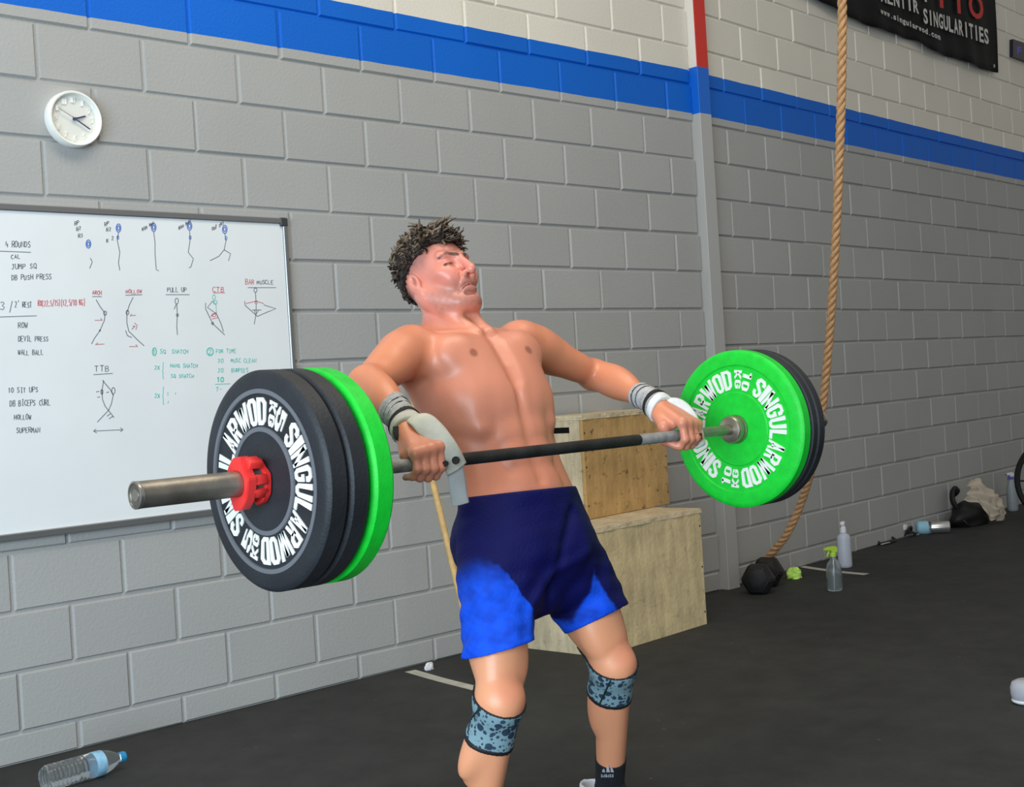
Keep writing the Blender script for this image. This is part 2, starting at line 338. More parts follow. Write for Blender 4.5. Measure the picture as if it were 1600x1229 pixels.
STROKES = {'A':'0,0 2,6 4,0|.8,2.3 3.2,2.3','B':'0,0 0,6 2.6,6 3.4,5 2.6,3.3 0,3.2|2.6,3.2 4,1.8 2.8,0 0,0','C':'4,5.2 2.5,6 .6,5 0,3 .6,1 2.5,0 4,.8','D':'0,0 0,6 2.2,6 4,4 4,2 2.2,0 0,0','E':'4,6 0,6 0,0 4,0|0,3.1 3,3.1','F':'4,6 0,6 0,0|0,3.1 3,3.1','G':'4,5.2 2.5,6 .6,5 0,3 .6,1 2.5,0 4,.8 4,2.8 2.4,2.8','H':'0,0 0,6|4,0 4,6|0,3 4,3','I':'2,0 2,6|1,0 3,0|1,6 3,6','J':'1,6 4,6|3,6 3,1.4 2,0 .4,.8','K':'0,0 0,6|4,6 0,2.6|1.4,3.6 4,0','L':'0,6 0,0 4,0','M':'0,0 .4,6 2,2.4 3.6,6 4,0','N':'0,0 0,6 4,0 4,6','O':'2,6 .4,5 0,3 .4,1 2,0 3.6,1 4,3 3.6,5 2,6','P':'0,0 0,6 3,6 4,4.6 3,3.1 0,3','Q':'2,6 .4,5 0,3 .4,1 2,0 3.6,1 4,3 3.6,5 2,6|2.6,1.6 4.2,-.5','R':'0,0 0,6 3,6 4,4.6 3,3.2 0,3.1|1.8,3.1 4,0','S':'3.8,5.2 2.4,6 .5,5.3 .8,3.6 3.3,2.6 3.8,1 2,0 0,.8','T':'0,6 4,6|2,6 2,0','U':'0,6 .1,1.4 1.4,0 2.8,.1 3.9,1.4 4,6','V':'0,6 2,0 4,6','W':'0,6 .9,0 2,4 3.1,0 4,6','X':'0,0 4,6|0,6 4,0','Y':'0,6 2,3 4,6|2,3 2,0','Z':'0,6 4,6 0,0 4,0','0':'2,6 .4,5 0,3 .4,1 2,0 3.6,1 4,3 3.6,5 2,6','1':'.8,4.8 2,6 2,0','2':'.2,5 1.8,6 3.6,5 3.4,3.6 0,0 4,0','3':'.2,5.6 2.4,6 3.6,4.7 1.6,3.2 3.8,1.8 2.4,0 0,.6','4':'1,6 .2,2.4 4,2.4|3,4 3,0','5':'3.8,6 .5,6 .3,3.4 2.6,3.7 3.9,2 2.6,0 0,.6','7':'0,6 4,6 1.4,0','/':'.6,-.6 3.4,6.8','(':'2.8,7 1.4,5 1.4,1 2.8,-1','{':'3,6.6 2,6 2,3.6 1,3 2,2.4 2,0 3,-.6',')':'1.2,7 2.6,5 2.6,1 1.2,-1',"'":'1.6,6.6 1.4,5',',':'1.4,.4 1,-1','-':'.6,3 3.4,3','.':'1.5,0 1.7,.3'}
def write_px(bm, text, x0, y0, x1, h, to3, nrm, w=.0020, slope=0.0, rnd=random.Random(5)):
    n = len(text); cw = (x1-x0)/n
    for i, ch in enumerate(text):
        if ch not in STROKES: continue
        jx, jy, sc = rnd.uniform(-.3, .3), rnd.uniform(-.5, .5), rnd.uniform(.88, 1.1)
        for st in STROKES[ch].split('|'):
            pts = [tuple(map(float, p.split(','))) for p in st.split()]
            ribbon(bm, [to3(x0+cw*i+(x*.72/4*sc+.1)*cw+jx, y0+slope*cw*i-y/6*h*sc+jy) for x, y in pts], w, nrm)

# ------------------------------------------------------------------ whiteboard
M_ALU = mat('brushed_aluminium', (150,152,154), .38, .8, bump=.05, bscale=200)
M_DARKPL = mat('dark_plastic_corner', (58,60,63), .5)
def whiteboard():
    x0, x1, z0, z1 = -1.44, .965, .742, 1.866
    t = thing('whiteboard', 'big white dry-erase board with workout notes and stick figures on the block wall', 'whiteboard', (0, 0, 0))
    bm = NB(); add_box(bm, (x0+.01, -.014, z0+.01), (x1-.01, .002, z1-.01), .001)
    m = mat('enamel_board', (232,236,238), .22, spec=.5, noise=.03, nscale=3, bump=.02, bscale=8)
    obj('panel', bm, m, t)
    for nm, lo, hi in (('frame', (x0, -.022, z1-.022), (x1, .003, z1)), ('frame', (x0, -.026, z0), (x1, .003, z0+.024)), ('frame', (x1-.02, -.022, z0), (x1, .003, z1)), ('frame', (x0, -.022, z0), (x0+.02, .003, z1))):
        bm = NB(); add_box(bm, lo, hi, .003); obj('frame', bm, M_ALU, t)
    for x, z in ((x1, z1), (x1, z0), (x0, z1), (x0, z0)):
        bm = NB(); sx = -1 if x == x1 else 1; sz = -1 if z == z1 else 1
        add_box(bm, (min(x, x+sx*.03)-.002, -.025, min(z, z+sz*.03)-.002), (max(x, x+sx*.03)+.002, .004, max(z, z+sz*.03)+.002), .004); obj('corner_cap', bm, M_DARKPL, t)
    Y = -.0141; N = (0, -1, 0); to3 = lambda px, py: at_y(px, py, Y)
    ink = {k: mat(k+'_marker_ink', c, .6) for k, c in dict(black=(96,102,112), red=(206,98,104), blue=(74,116,196), green=(104,198,186)).items()}
    B = {k: NB() for k in ink}
    def wr(c, text, x0, y0, x1, h, sl=0.0, w=.0020): write_px(B[c], text, x0, y0, x1, h, to3, N, w, sl)
    def ln(c, *p, w=.0020): ribbon(B[c], [to3(*q) for q in p], w, N)
    def ov(c, cx, cy, rx, ry, w=.0020): ln(c, *[(cx+rx*math.cos(a*PI/6), cy+ry*math.sin(a*PI/6)) for a in range(13)], w=w)
    wr('black', '4 ROUNDS', 8, 386, 48, 9); ln('black', (-2, 392), (48, 394))
    wr('black', 'CAL', 17, 404, 32, 7); wr('black', 'JUMP SQ', 17, 420, 58, 8, -.02); wr('black', 'DB PUSH PRESS', 18, 437, 81, 8, -.02)
    wr('black', '3', -1, 484, 8, 11); ln('black', (19, 470), (15, 488)); wr('black', "2' REST", 23, 480, 50, 9); ln('black', (-2, 495), (57, 493))
    wr('red', 'RX(22,5/15)(12,5/10 KG)', 59, 478, 133, 9, -.02)
    wr('black', 'ROW', 28, 512, 43, 8); wr('black', 'DEVIL PRESS', 28, 533, 76, 8); wr('black', 'WALL BALL', 28, 554, 68, 8)
    wr('black', '10 SIT UPS', 12, 613, 60, 8, -.02); wr('black', 'DB BICEPS CURL', 15, 634, 79, 9, -.02); wr('black', 'HOLLOW', 22, 655, 49, 8); wr('black', 'SUPERMAN', 25, 676, 63, 8, -.02)
    wr('red', 'ARCH', 144, 460, 159, 6); ln('black', (144, 463), (159, 463)); wr('red', 'HOLLOW', 196, 458, 222, 6); ln('black', (196, 461), (222, 460))
    wr('black', 'PULL UP', 261, 456, 292, 7); ln('black', (259, 460), (296, 460)); wr('red', 'CTB', 331, 456, 351, 8, -.02); ln('red', (333, 457), (351, 457))
    wr('red', 'BAR', 383, 444, 398, 8); wr('black', 'MUSCLE', 401, 444, 427, 6); ln('black', (387, 449), (431, 449))
    wr('black', 'TTB', 147, 580, 172, 9); ln('black', (146, 585), (176, 583))
    # figures in the top row
    for c, x, y, t3 in (('black', 116, 352, 'RP'), ('black', 119, 361, 'R2'), ('black', 122, 372, 'R3'), ('black', 163, 353, 'RP'), ('black', 166, 362, 'R2'), ('black', 166, 379, 'R 2')):
        wr(c, t3, x, y, x+4*len(t3), 6, -.5)
    for x, y, t3 in ((222, 360, 'RUN MAN'), (279, 358, 'RUN MAN'), (331, 360, 'OUT SKI')): wr('black', t3, x, y, x+19, 5, -.55)
    for cx, cy in ((138, 381), (185, 356), (240, 355), (296, 353), (351, 358)):
        ov('blue', cx, cy, 3.6, 6.5, .003); ov('blue', cx, cy, 1.8, 3.6, .003)
    ln('black', (141, 403), (144, 409), (140, 419)); ln('black', (185, 363), (183, 375), (187, 394), (185, 410), (187, 422))
    ln('black', (240, 362), (242, 378), (242, 395), (244, 421), (248, 423)); ln('black', (296, 360), (297, 374), (294, 394), (302, 404), (298, 417), (295, 418))
    ln('black', (351, 364), (353, 376), (350, 390), (342, 400), (328, 407)); ln('black', (350, 390), (360, 396), (357, 407))
    for cx, cy in ((184, 371), (297, 371), (353, 372)): ov('blue', cx, cy, 1.5, 3)
    # middle row of bodies
    ln('black', (150, 468), (157, 480), (164, 489), (163, 500), (156, 516), (147, 529), (143, 537)); ov('black', 164, 489, 2.3, 3.4)
    ln('red', (148, 500), (160, 500), (157, 497)); ln('red', (163, 537), (149, 538), (153, 535)); ov('black', 156, 516, 1, 1)
    ln('black', (208, 464), (202, 476), (198, 489), (198, 504), (201, 517), (214, 530), (225, 540)); ov('black', 199, 488, 2.2, 3.6)
    ln('black', (196, 516), (199, 524), (206, 527)); ln('red', (212, 492), (203, 493), (206, 490)); ln('black', (206, 514), (211, 509), (207, 509)); ln('red', (210, 504), (214, 508), (212, 515)); ln('red', (202, 541), (215, 541), (212, 538))
    ov('black', 276, 470, 2.6, 4.5); ln('black', (275, 475), (272, 483)); ln('black', (276, 475), (277, 492), (276, 508), (277, 523)); ov('black', 277, 492, 1.6, 2.2)
    ov('green', 334, 464, 2.2, 4); ln('green', (332, 470), (337, 475), (338, 490)); ov('green', 336, 472, 3, 3)
    ln('black', (321, 473), (321, 482), (332, 505), (351, 523)); ln('black', (332, 470), (324, 480), (338, 490), (345, 505), (349, 518)); ln('red', (329, 494), (337, 488), (340, 496), (331, 498)); ov('black', 332, 505, 1.5, 2); ov('red', 334, 492, 3, 2.4)
    ov('black', 399, 453, 2.4, 3.4); ln('black', (399, 457), (400, 472)); ln('red', (384, 474), (400, 470), (412, 474)); ln('black', (382, 470), (383, 477), (392, 485), (402, 494), (418, 487), (431, 482), (412, 476)); ln('black', (400, 474), (400, 490), (397, 506)); ov('red', 400, 472, 2, 2)
    ln('black', (394, 484), (408, 484)); ln('black', (397, 484), (399, 492), (404, 484))
    # toes to bar figure
    ln('black', (160, 594), (172, 608), (177, 618)); ln('black', (162, 594), (159, 610), (160, 624), (164, 634), (178, 652)); ov('black', 177, 610, 2.6, 5); ln('black', (177, 616), (174, 630), (170, 640), (152, 659)); ov('black', 159, 612, 1.6, 4)
    ln('black', (150, 612), (155, 611)); ln('black', (152, 620), (156, 620)); ln('black', (166, 613), (170, 612)); ln('black', (167, 650), (172, 646)); ln('black', (170, 654), (176, 650)); ln('black', (146, 673), (192, 671)); ln('black', (150, 670), (146, 673), (151, 676)); ln('black', (188, 668), (192, 671), (188, 674))
    # green programme
    ov('green', 241, 549, 3, 6, .004); wr('green', '1', 239, 553, 243, 7); wr('green', 'SQ', 249, 552, 260, 7); wr('green', 'SNATCH', 268, 552, 294, 6)
    wr('green', '2X', 241, 577, 250, 6); wr('green', '{', 252, 590, 258, 24); wr('green', 'HANG SNATCH', 266, 574, 309, 6); wr('green', 'SQ SNATCH', 267, 590, 303, 6)
    wr('green', '2X', 241, 621, 250, 6); wr('green', '{', 252, 630, 258, 22); ln('green', (262, 612), (262, 618)); ln('green', (263, 626), (262, 630)); ln('green', (274, 613), (274, 616))
    ov('green', 328, 549, 5, 6, .004); wr('green', '2', 325, 553, 331, 7); wr('green', 'FOR TIME', 337, 551, 369, 6)
    wr('green', '30', 340, 566, 349, 6); wr('green', 'MUSC CLEAN', 360, 566, 401, 6); wr('green', '20', 340, 581, 349, 6); wr('green', 'BURPEES', 361, 581, 388, 6); wr('green', '10', 338, 596, 350, 7, 0, .004); ln('green', (336, 600), (360, 599)); wr('green', 'T-', 337, 611, 347, 6)
    for k in B:
        nm = 'drawing_and_writing'
        o = tag(obj(nm, B[k], ink[k], t), kind='stuff'); o['label'] = k + ' marker handwriting and sketches'
    return t
whiteboard()

# ------------------------------------------------------------------ wall clock
def wall_clock():
    c = Vector((.105, 0, 2.173)); r = .097
    t = thing('wall_clock', 'small round white clock hanging on the block wall above the board', 'clock', c)
    mw = mat('white_plastic', (246,246,240), .35); mf = mat('clock_face', (226,226,218), .5); md = mat('clock_hand_dark', (70,76,112), .4); mg = mat('clock_hand_grey', (135,138,146), .4)
    rot = Matrix.Rotation(R(90), 4, 'X')          # local Z of the lathe -> -y
    bm = NB(); add_lathe(bm, [(0, 0), (r, 0), (r+.001, .004), (r, .036), (r-.004, .042), (r-.009, .041), (r-.013, .032), (r-.015, .022)], 64, rot); obj('case', bm, mw, t, 35)
    bm = NB(); add_lathe(bm, [(0, .0205), (r-.013, .0205), (r-.013, .022), (0, .022)], 64, rot); obj('dial', bm, mf, t)
    for k in range(1, 13):
        bm = NB(); a = R(90-30*k); cx, cz = .066*math.cos(a), .066*math.sin(a); s = str(k); w = .008
        for i, ch in enumerate(s):
            v, f = letter(ch, .0); put_flat(bm, v, f, lambda x, y: (cx+(i-len(s)/2)*w*1.1+x*w, -.0226, cz-.009+y*.018))
        g = bmesh.ops.extrude_face_region(bm, geom=bm.faces[:])['geom']
        for v in g:
            if isinstance(v, bmesh.types.BMVert): v.co.y -= .004
        obj('numeral', bm, mw, t)
    def hand(nm, ang, l0, l1, w, y, m):
        bm = NB(); d = Vector((math.sin(R(ang)), 0, math.cos(R(ang)))); ribbon(bm, [Vector((0, -y, 0))-d*l0, Vector((0, -y, 0))+d*l1], w, (0, -1, 0), .0015); obj(nm, bm, m, t)
    hand('hour_hand', 72, .008, .042, .006, .028, md); hand('minute_hand', 121, .01, .062, .0045, .030, md); hand('second_hand', 298, .012, .066, .0018, .032, mg)
    bm = NB(); add_lathe(bm, [(0, .022), (.005, .022), (.005, .035), (0, .035)], 16, rot); obj('hub', bm, md, t)
wall_clock()

# ------------------------------------------------------------------ plyo boxes
def ply(name, base, edge=.12):
    m = mat(name, base, .6, spec=.35, noise=.16, nscale=7, bump=.25, bscale=50)
    nt = m.node_tree; b = nt.nodes['Principled BSDF']; src = b.inputs['Base Color'].links[0].from_socket
    tc = nt.nodes.new('ShaderNodeTexCoord'); mp = nt.nodes.new('ShaderNodeMapping'); mp.inputs['Scale'].default_value = (6, 6, 1.2); nt.links.new(tc.outputs['Object'], mp.inputs[0])
    n = nt.nodes.new('ShaderNodeTexNoise'); n.inputs['Scale'].default_value = 4; n.inputs['Detail'].default_value = 9; n.inputs['Roughness'].default_value = .7; nt.links.new(mp.outputs[0], n.inputs['Vector'])
    mr = nt.nodes.new('ShaderNodeMapRange'); mr.inputs['From Min'].default_value = .3; mr.inputs['From Max'].default_value = .62; mr.inputs['To Min'].default_value = .72; mr.inputs['To Max'].default_value = 1.06; nt.links.new(n.outputs['Fac'], mr.inputs['Value'])
    n2 = nt.nodes.new('ShaderNodeTexNoise'); n2.inputs['Scale'].default_value = 24; n2.inputs['Detail'].default_value = 6; nt.links.new(tc.outputs['Object'], n2.inputs['Vector'])
    m2 = nt.nodes.new('ShaderNodeMapRange'); m2.inputs['From Min'].default_value = .3; m2.inputs['From Max'].default_value = .4; m2.inputs['To Min'].default_value = 1-edge*3; m2.inputs['To Max'].default_value = 1; nt.links.new(n2.outputs['Fac'], m2.inputs['Value'])
    mu = nt.nodes.new('ShaderNodeMath'); mu.operation = 'MULTIPLY'; nt.links.new(mr.outputs[0], mu.inputs[0]); nt.links.new(m2.outputs[0], mu.inputs[1])
    vm = nt.nodes.new('ShaderNodeVectorMath'); vm.operation = 'SCALE'; nt.links.new(src, vm.inputs[0]); nt.links.new(mu.outputs[0], vm.inputs['Scale']); nt.links.new(vm.outputs[0], b.inputs['Base Color'])
    return m
M_PLY1 = ply('plywood_worn', (200,162,106), .2); M_PLY2 = ply('plywood_pale', (226,206,160), .08); M_PLYT = ply('plywood_edge', (212,196,164), .12)
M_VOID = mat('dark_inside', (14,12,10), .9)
def plyo_box(label, loc, yaw, w, d, h, mfront, hole):
    t = thing('plyo_box', label, 'box', loc, (0, 0, yaw), 'wooden jump boxes')
    th = .018
    rnd = random.Random(int(w*1000))
    def panel(nm, lo, hi, m):
        bm = NB(); add_box(bm, lo, hi, .0025, 2); return obj(nm, bm, m, t)
    panel('front_panel', (0, 0, 0), (w, th, h-.02), mfront)
    panel('back_panel', (0, d-th, 0), (w, d, h-.02), mfront)
    panel('side_panel', (w-th, th, 0), (w, d-th, h-.02), mfront)
    # side panel facing the door, with a hand slot
    bm = NB(); a0, a1, b0, b1 = hole
    ys = [th+.0004, a0, a1, d-th-.0004]; zs = [0, b0, b1, h-.02]
    for i in range(3):
        for j in range(3):
            if (i, j) != (1, 1): add_box(bm, (0, ys[i], zs[j]), (th, ys[i+1], zs[j+1]))
    bmesh.ops.remove_doubles(bm, verts=bm.verts, dist=.0001); obj('side_panel', bm, M_PLYT, t)
    bm = NB(); add_box(bm, (th+.02, a0-.02, b0-.02), (th+.022, a1+.02, b1+.02)); obj('hand_slot_shade', bm, M_VOID, t)  # near-black sheet behind the slot, standing in for the shade inside the box
    # lid: two plies with a ragged worn edge
    for k, (z0, z1, o) in enumerate(((h-.02, h-.0105, .0), (h-.0102, h, .003))):
        bm = NB(); n = 26; lo, hi = [], []
        per = [(-.004+(w+.008)*i/n, -.006) for i in range(n)] + [(w+.004, -.006+(d+.010)*i/12) for i in range(12)] + [(w+.004-(w+.008)*i/n, d+.004) for i in range(n)] + [(-.004, d+.004-(d+.010)*i/12) for i in range(12)]
        for x, y in per:
            ex = rnd.uniform(0, .006) * (1 if y < 0 or x < 0 else .3)
            sx = 1 if x < w/2 else -1; x2 = x+sx*(ex if abs(x) < .01 else 0); y2 = y+(ex if y < 0 else 0)+o
            lo.append(bm.verts.new((x2, y2, z0))); hi.append(bm.verts.new((x2+.0015*sx, y2+.0015, z1)))
        for i in range(len(per)):
            j = (i+1) % len(per); bm.faces.new((lo[i], lo[j], hi[j], hi[i]))
        bm.faces.new(lo[::-1]); bm.faces.new(hi); obj('lid_ply', bm, M_PLYT, t)
    for z in (.06, h*.5, h-.08):                  # screw heads down the front edges
        for x in (.012, w-.012):
            bm = NB(); add_lathe(bm, [(0, .0012), (.004, .001), (.005, 0)], 10, Matrix.Translation((x, -.0002, z)) @ Matrix.Rotation(R(90), 4, 'X')); obj('screw', bm, M_DARKPL, t)
    return t
def box_at(label, A, Bc, z, h, mf, hole, ymax):
    d = Bc-A; yaw = math.atan2(d.y, d.x); w = math.hypot(d.x, d.y)
    dep = min((ymax-A.y-.002)/math.cos(yaw), (ymax-Bc.y)/math.cos(yaw)) if yaw > 0 else (ymax-A.y)/math.cos(yaw)
    return plyo_box(label, (A.x, A.y, z), yaw, w, max(.26, dep), h, mf, hole)
box_at('large pale plywood jump box on the floor, under the smaller worn box', at_z(939, 1026), at_z(1105, 974.6), 0, .537, M_PLY2, (.17, .29, .36, .40), -.012)
box_at('smaller stained plywood jump box stacked on the pale one, with a hand slot', at_z(919, 812, .538), at_z(1047, 787, .538), .5385, .466, M_PLY1, (.075, .195, .388, .415), -.012)

# ------------------------------------------------------------------ rope, dumbbell, dowel
M_ROPE = mat('manila_rope', (205,158,112), .85, noise=.18, nscale=60, bump=.4, bscale=260)
def climbing_rope():
    P = [at_y(1196, 877, -.045), at_y(1211, 858, -.12)]
    for px, py, y in ((1229, 835, -.22), (1252, 785, -.36), (1272, 715, -.54), (1284, 645, -.64), (1293, 560, -.74), (1300, 470, -.84), (1306, 370, -.94), (1311, 260, -1.03), (1315, 130, -1.12), (1316, 0, -1.2), (1315, -120, -1.27), (1313, -260, -1.34)): P.append(at_y(px, py, y))
    path = catmull(P, 14); t = thing('climbing_rope', 'thick twisted tan climbing rope hanging down in front of the right wall', 'rope', path[0])
    L = [0]
    for a, b in zip(path, path[1:]): L.append(L[-1]+(b-a).length)
    tw = 2*PI/.125; T0 = path[0].copy()
    for k in range(3):
        bm = NB(); pts = []
        m = int(L[-1]/.0105)
        for i in range(m):
            s = L[-1]*i/(m-1); j = max(0, min(len(L)-2, int(np.searchsorted(L, s))-1)); f = (s-L[j])/(L[j+1]-L[j]+1e-9); c = path[j].lerp(path[j+1], f)
            d = (path[j+1]-path[j]).normalized(); x = d.cross(Vector((1, 0, 0))).normalized(); y = d.cross(x)
            a = s*tw+k*2*PI/3; pts.append(c+(x*math.cos(a)+y*math.sin(a))*.0105 - T0)
        add_tube(bm, pts, .0118, 8); obj('strand', bm, M_ROPE, t, True)
    bm = NB(); rnd = random.Random(2)              # frayed end
    for i in range(46):
        a, e = rnd.uniform(0, 2*PI), rnd.uniform(.3, 1); q = Vector((-.015-.035*e, .004+.030*math.sin(a)*e, -.010-.035*e+.02*math.cos(a)*e))
        add_tube(bm, [Vector((.006, .004, .004)), q*.5+Vector((0, 0, .014)), q], [.0045, .003, .0012], 4)
    o = obj('frayed_end', bm, mat('rope_fray', (208,176,150), .9), t); tag(o, kind='stuff')
climbing_rope()

M_RUBBER = mat('black_rubber', (24,24,25), .62, noise=.2, nscale=30, bump=.15, bscale=120)
M_CHROME = mat('worn_chrome', (178,176,170), .32, .9, noise=.12, nscale=30)
def hex_dumbbell():
    c = at_z(1187, 921, 0); t = thing('hex_dumbbell', 'black rubber hexagonal dumbbell on the floor under the rope end', 'dumbbell', (c.x+.01, c.y-.02, 0), (0, 0, R(24)))
    r = .088; zc = r*math.cos(R(30))
    for s in (-1, 1):
        bm = NB(); prof = [(.032, 0), (.062, .0), (r, .022), (r, .088), (.062, .112), (0, .115)]
        rings = []
        for q, x in prof: rings.append([bm.verts.new((s*(.066+x-.0), q*math.cos(R(60*i)), zc+q*math.sin(R(60*i)))) for i in range(6)] if q else [bm.verts.new((s*(.066+x), 0, zc))])
        for a, b in zip(rings, rings[1:]):
            for i in range(6):
                j = (i+1) % 6
                bm.faces.new((a[i], a[j], b[j], b[i]) if len(b) > 1 else (a[i], a[j], b[0]))
        bm.faces.new(rings[0][::-1])
        bmesh.ops.recalc_face_normals(bm, faces=bm.faces); bmesh.ops.bevel(bm, geom=bm.edges[:], offset=.006, segments=2, affect='EDGES'); obj('hex_head', bm, M_RUBBER, t, 40)
    bm = NB(); n = 13; add_tube(bm, [Vector((-.07+.14*i/(n-1), 0, zc)) for i in range(n)], [.0165+.003*math.sin(PI*i/(n-1)) for i in range(n)], 16); obj('handle', bm, M_CHROME, t, True)
    return t
hex_dumbbell()
def dowel():
    a = at_z(748, 1058, 0)+Vector((0, 0, .0135)); b = at_y(638, 592, -.015); d = (b-a)
    t = thing('wooden_dowel', 'thin wooden dowel leaning against the wall behind the lifter', 'stick', a, (0, 0, 0))
    bm = NB(); n = 24; add_tube(bm, [d*(i/n) for i in range(n+1)], [.0135+.0004*math.sin(i*2.1) for i in range(n+1)], 12); obj('shaft', bm, mat('dowel_wood', (206,170,112), .55, noise=.18, nscale=26, bump=.1), t, True)
    bm = NB(); add_tube(bm, [d*.0-d.normalized()*.004, d.normalized()*.03], [.0128, .0142], 12); obj('end_cap', bm, mat('dowel_tip', (128,104,72), .7), t, 40)
dowel()

# ------------------------------------------------------------------ banner and hanging sign
def banner():
    t = thing('wall_banner', 'black fabric banner with red and white lettering hung high on the wall', 'banner')
    n = Vector((math.sin(KINK), -math.cos(KINK), 0)); u = Vector((math.cos(KINK), math.sin(KINK), 0))
    hem = [at_wr(px, py, .03) for px, py in ((1262, -8), (1310, 20), (1360, 42), (1408, 58), (1430, 64), (1455, 80), (1478, 88), (1500, 94), (1530, 107), (1558, 114))]
    hem = [hem[0]-u*.5+Vector((0, 0, .02))]+hem
    S0 = [(p-Vector((U0, 0, 0))).dot(u) for p in hem]
    sag = lambda s: float(np.interp(s, S0, [p.z for p in hem])); n1, n2 = 90, 24
    bm = NB(); g = []
    for i in range(n1+1):
        s = S0[0]+(S0[-1]-S0[0])*i/n1; z0 = sag(s); row = []
        for j in range(n2+1):
            v = j/n2; z = z0+(4.75-z0)*v; wob = .018*math.sin(s*9+v*2)*(1-v)+.012*math.sin(s*21+v*5)*(1-v)
            row.append(bm.verts.new(Vector((U0, 0, 0))+u*(s+.01*v)+n*(.040+wob*.5)+Vector((0, 0, z))))
        g.append(row)
    for i in range(n1):
        for j in range(n2): bm.faces.new((g[i][j], g[i+1][j], g[i+1][j+1], g[i][j+1]))
    r = bmesh.ops.solidify(bm, geom=bm.faces[:], thickness=.003)
    obj('cloth', bm, mat('black_banner_cloth', (26,26,27), .6, noise=.15, nscale=20), t, True)
    # red edge stripe and lettering, laid flat just in front of the cloth
    def pt(px, py): return at_wr(px, py, .060)
    def word(text, x0, y0, x1, y1, h, m, nm='letter', lower=False, dens=1.0):
        k = len(text)
        for i, ch in enumerate(text):
            bm = NB()
            if ch == ' ': continue
            v, f = letter(ch, .03)
            if ch in 'iIl1': v = v*[.34, 1]+[.33, 0]
            elif ch == '.': v = v*[.4, 1]+[.3, 0]
            hh = h if not (lower and ch in 'acemnorsuvwxz.') else h*(.72 if ch != '.' else .2)
            dy0 = h*.25 if ch in 'gpq' and lower else 0
            def fn(x, y, i=i, hh=hh, dy0=dy0):
                q = (i+.08+x*.84)/k; px = x0+(x1-x0)*q; py = y0+(y1-y0)*q; return pt(px-.06*y*hh, py+dy0-y*hh)
            put_flat(bm, v, f, fn); obj(nm, bm, m, t)
    white = mat('banner_white_print', (205,205,200), .6); red = mat('banner_red_print', (196,34,30), .6)
    word('MENTIR', 1376, 2, 1437, 22, 20, white); word('SINGULARITIES', 1443, 36, 1546, 70, 24, white)
    word('www.singularwod.com', 1376, 21, 1470, 63, 9, white, lower=True)
    word('TYO', 1458, 8, 1540, 34, 40, red); word('P', 1444, 2, 1456, 6, 30, white)
    for px, py in ((1556, 108),):
        bm = NB(); add_lathe(bm, [(.008, 0), (.014, 0), (.014, .004), (.008, .004)], 16, frame_z(n, at_wr(px-3, py-5, .05))); obj('eyelet', bm, M_CHROME, t)
banner()
def wall_sign():
    n = Vector((math.sin(KINK), -math.cos(KINK), 0)); c = at_wr(1586, 60, .02)
    t = thing('wall_sign', 'small black sign cut off by the right edge, beside the banner', 'sign')
    q = [at_wr(1583, 61, .03), at_wr(1583, 88, .03), at_wr(1640, 110, .03), at_wr(1640, 80, .03)]
    bm = NB(); f0 = [bm.verts.new(p) for p in q]; b0 = [bm.verts.new(p-n*.028) for p in q]
    bm.faces.new(f0); bm.faces.new(b0[::-1])
    for i in range(4): bm.faces.new((f0[(i+1)%4], f0[i], b0[i], b0[(i+1)%4]))
    bmesh.ops.recalc_face_normals(bm, faces=bm.faces); obj('board', bm, mat('sign_black', (22,22,40), .4), t)
    bm = NB(); v, f = letter('F', .03); put_flat(bm, v, f, lambda x, y: at_wr(1589+x*7, 84-y*12+x*2, .0305)); obj('lettering', bm, mat('sign_violet_print', (92,80,190), .5), t)
wall_sign()
# ------------------------------------------------------------------ small things on the floor
M_CLEAR = mat('clear_plastic', (225,232,235), .12, trans=.92, ior=1.3); M_WATERBLUE = mat('pale_blue_label', (150,200,222), .4); M_CAPBLUE = mat('blue_cap', (40,140,190), .4)
M_MILK = mat('milky_plastic', (186,192,206), .4, noise=.04, nscale=9); M_LIME = mat('lime_plastic', (176,214,66), .4); M_WHITEPL = mat('white_trigger', (228,228,232), .4); M_VIOLET = mat('violet_plastic', (92,88,168), .4)
def trigger(t, z, m1, m2, s=1.0, yaw=0.0):       # spray head: collar, body with nozzle, trigger lever
    rz = Matrix.Translation((0, 0, z)) @ Matrix.Rotation(yaw, 4, 'Z') @ Matrix.Scale(s, 4)
    bm = NB(); add_lathe(bm, [(0, 0), (.016, 0), (.016, .016), (.012, .02), (0, .02)], 20, rz); obj('collar', bm, m1, t, 40)
    bm = NB(); pr = [(-.02, .02), (-.024, .042), (-.014, .052), (.03, .05), (.044, .044), (.044, .034), (.014, .032), (.01, .02)]
    f0 = [bm.verts.new(rz @ Vector((x, -.010, y))) for x, y in pr]; f1 = [bm.verts.new(rz @ Vector((x, .010, y))) for x, y in pr]
    bm.faces.new(f0); bm.faces.new(f1[::-1])
    for i in range(len(pr)): bm.faces.new((f0[(i+1)%len(pr)], f0[i], f1[i], f1[(i+1)%len(pr)]))
    bmesh.ops.recalc_face_normals(bm, faces=bm.faces); bmesh.ops.bevel(bm, geom=bm.edges[:], offset=.002*s, segments=2, affect='EDGES'); obj('spray_head', bm, m2, t, 40)
    bm = NB(); add_tube(bm, [rz @ Vector(p) for p in ((.02, 0, .034), (.026, 0, .02), (.034, 0, .004), (.032, 0, -.004))], [.005*s, .0055*s, .0045*s, .003*s], 10); obj('trigger_lever', bm, m1, t, True)
    bm = NB(); add_tube(bm, [rz @ Vector((.044, 0, .039)), rz @ Vector((.052, 0, .039))], .006*s, 12); obj('nozzle', bm, m1, t, 40)
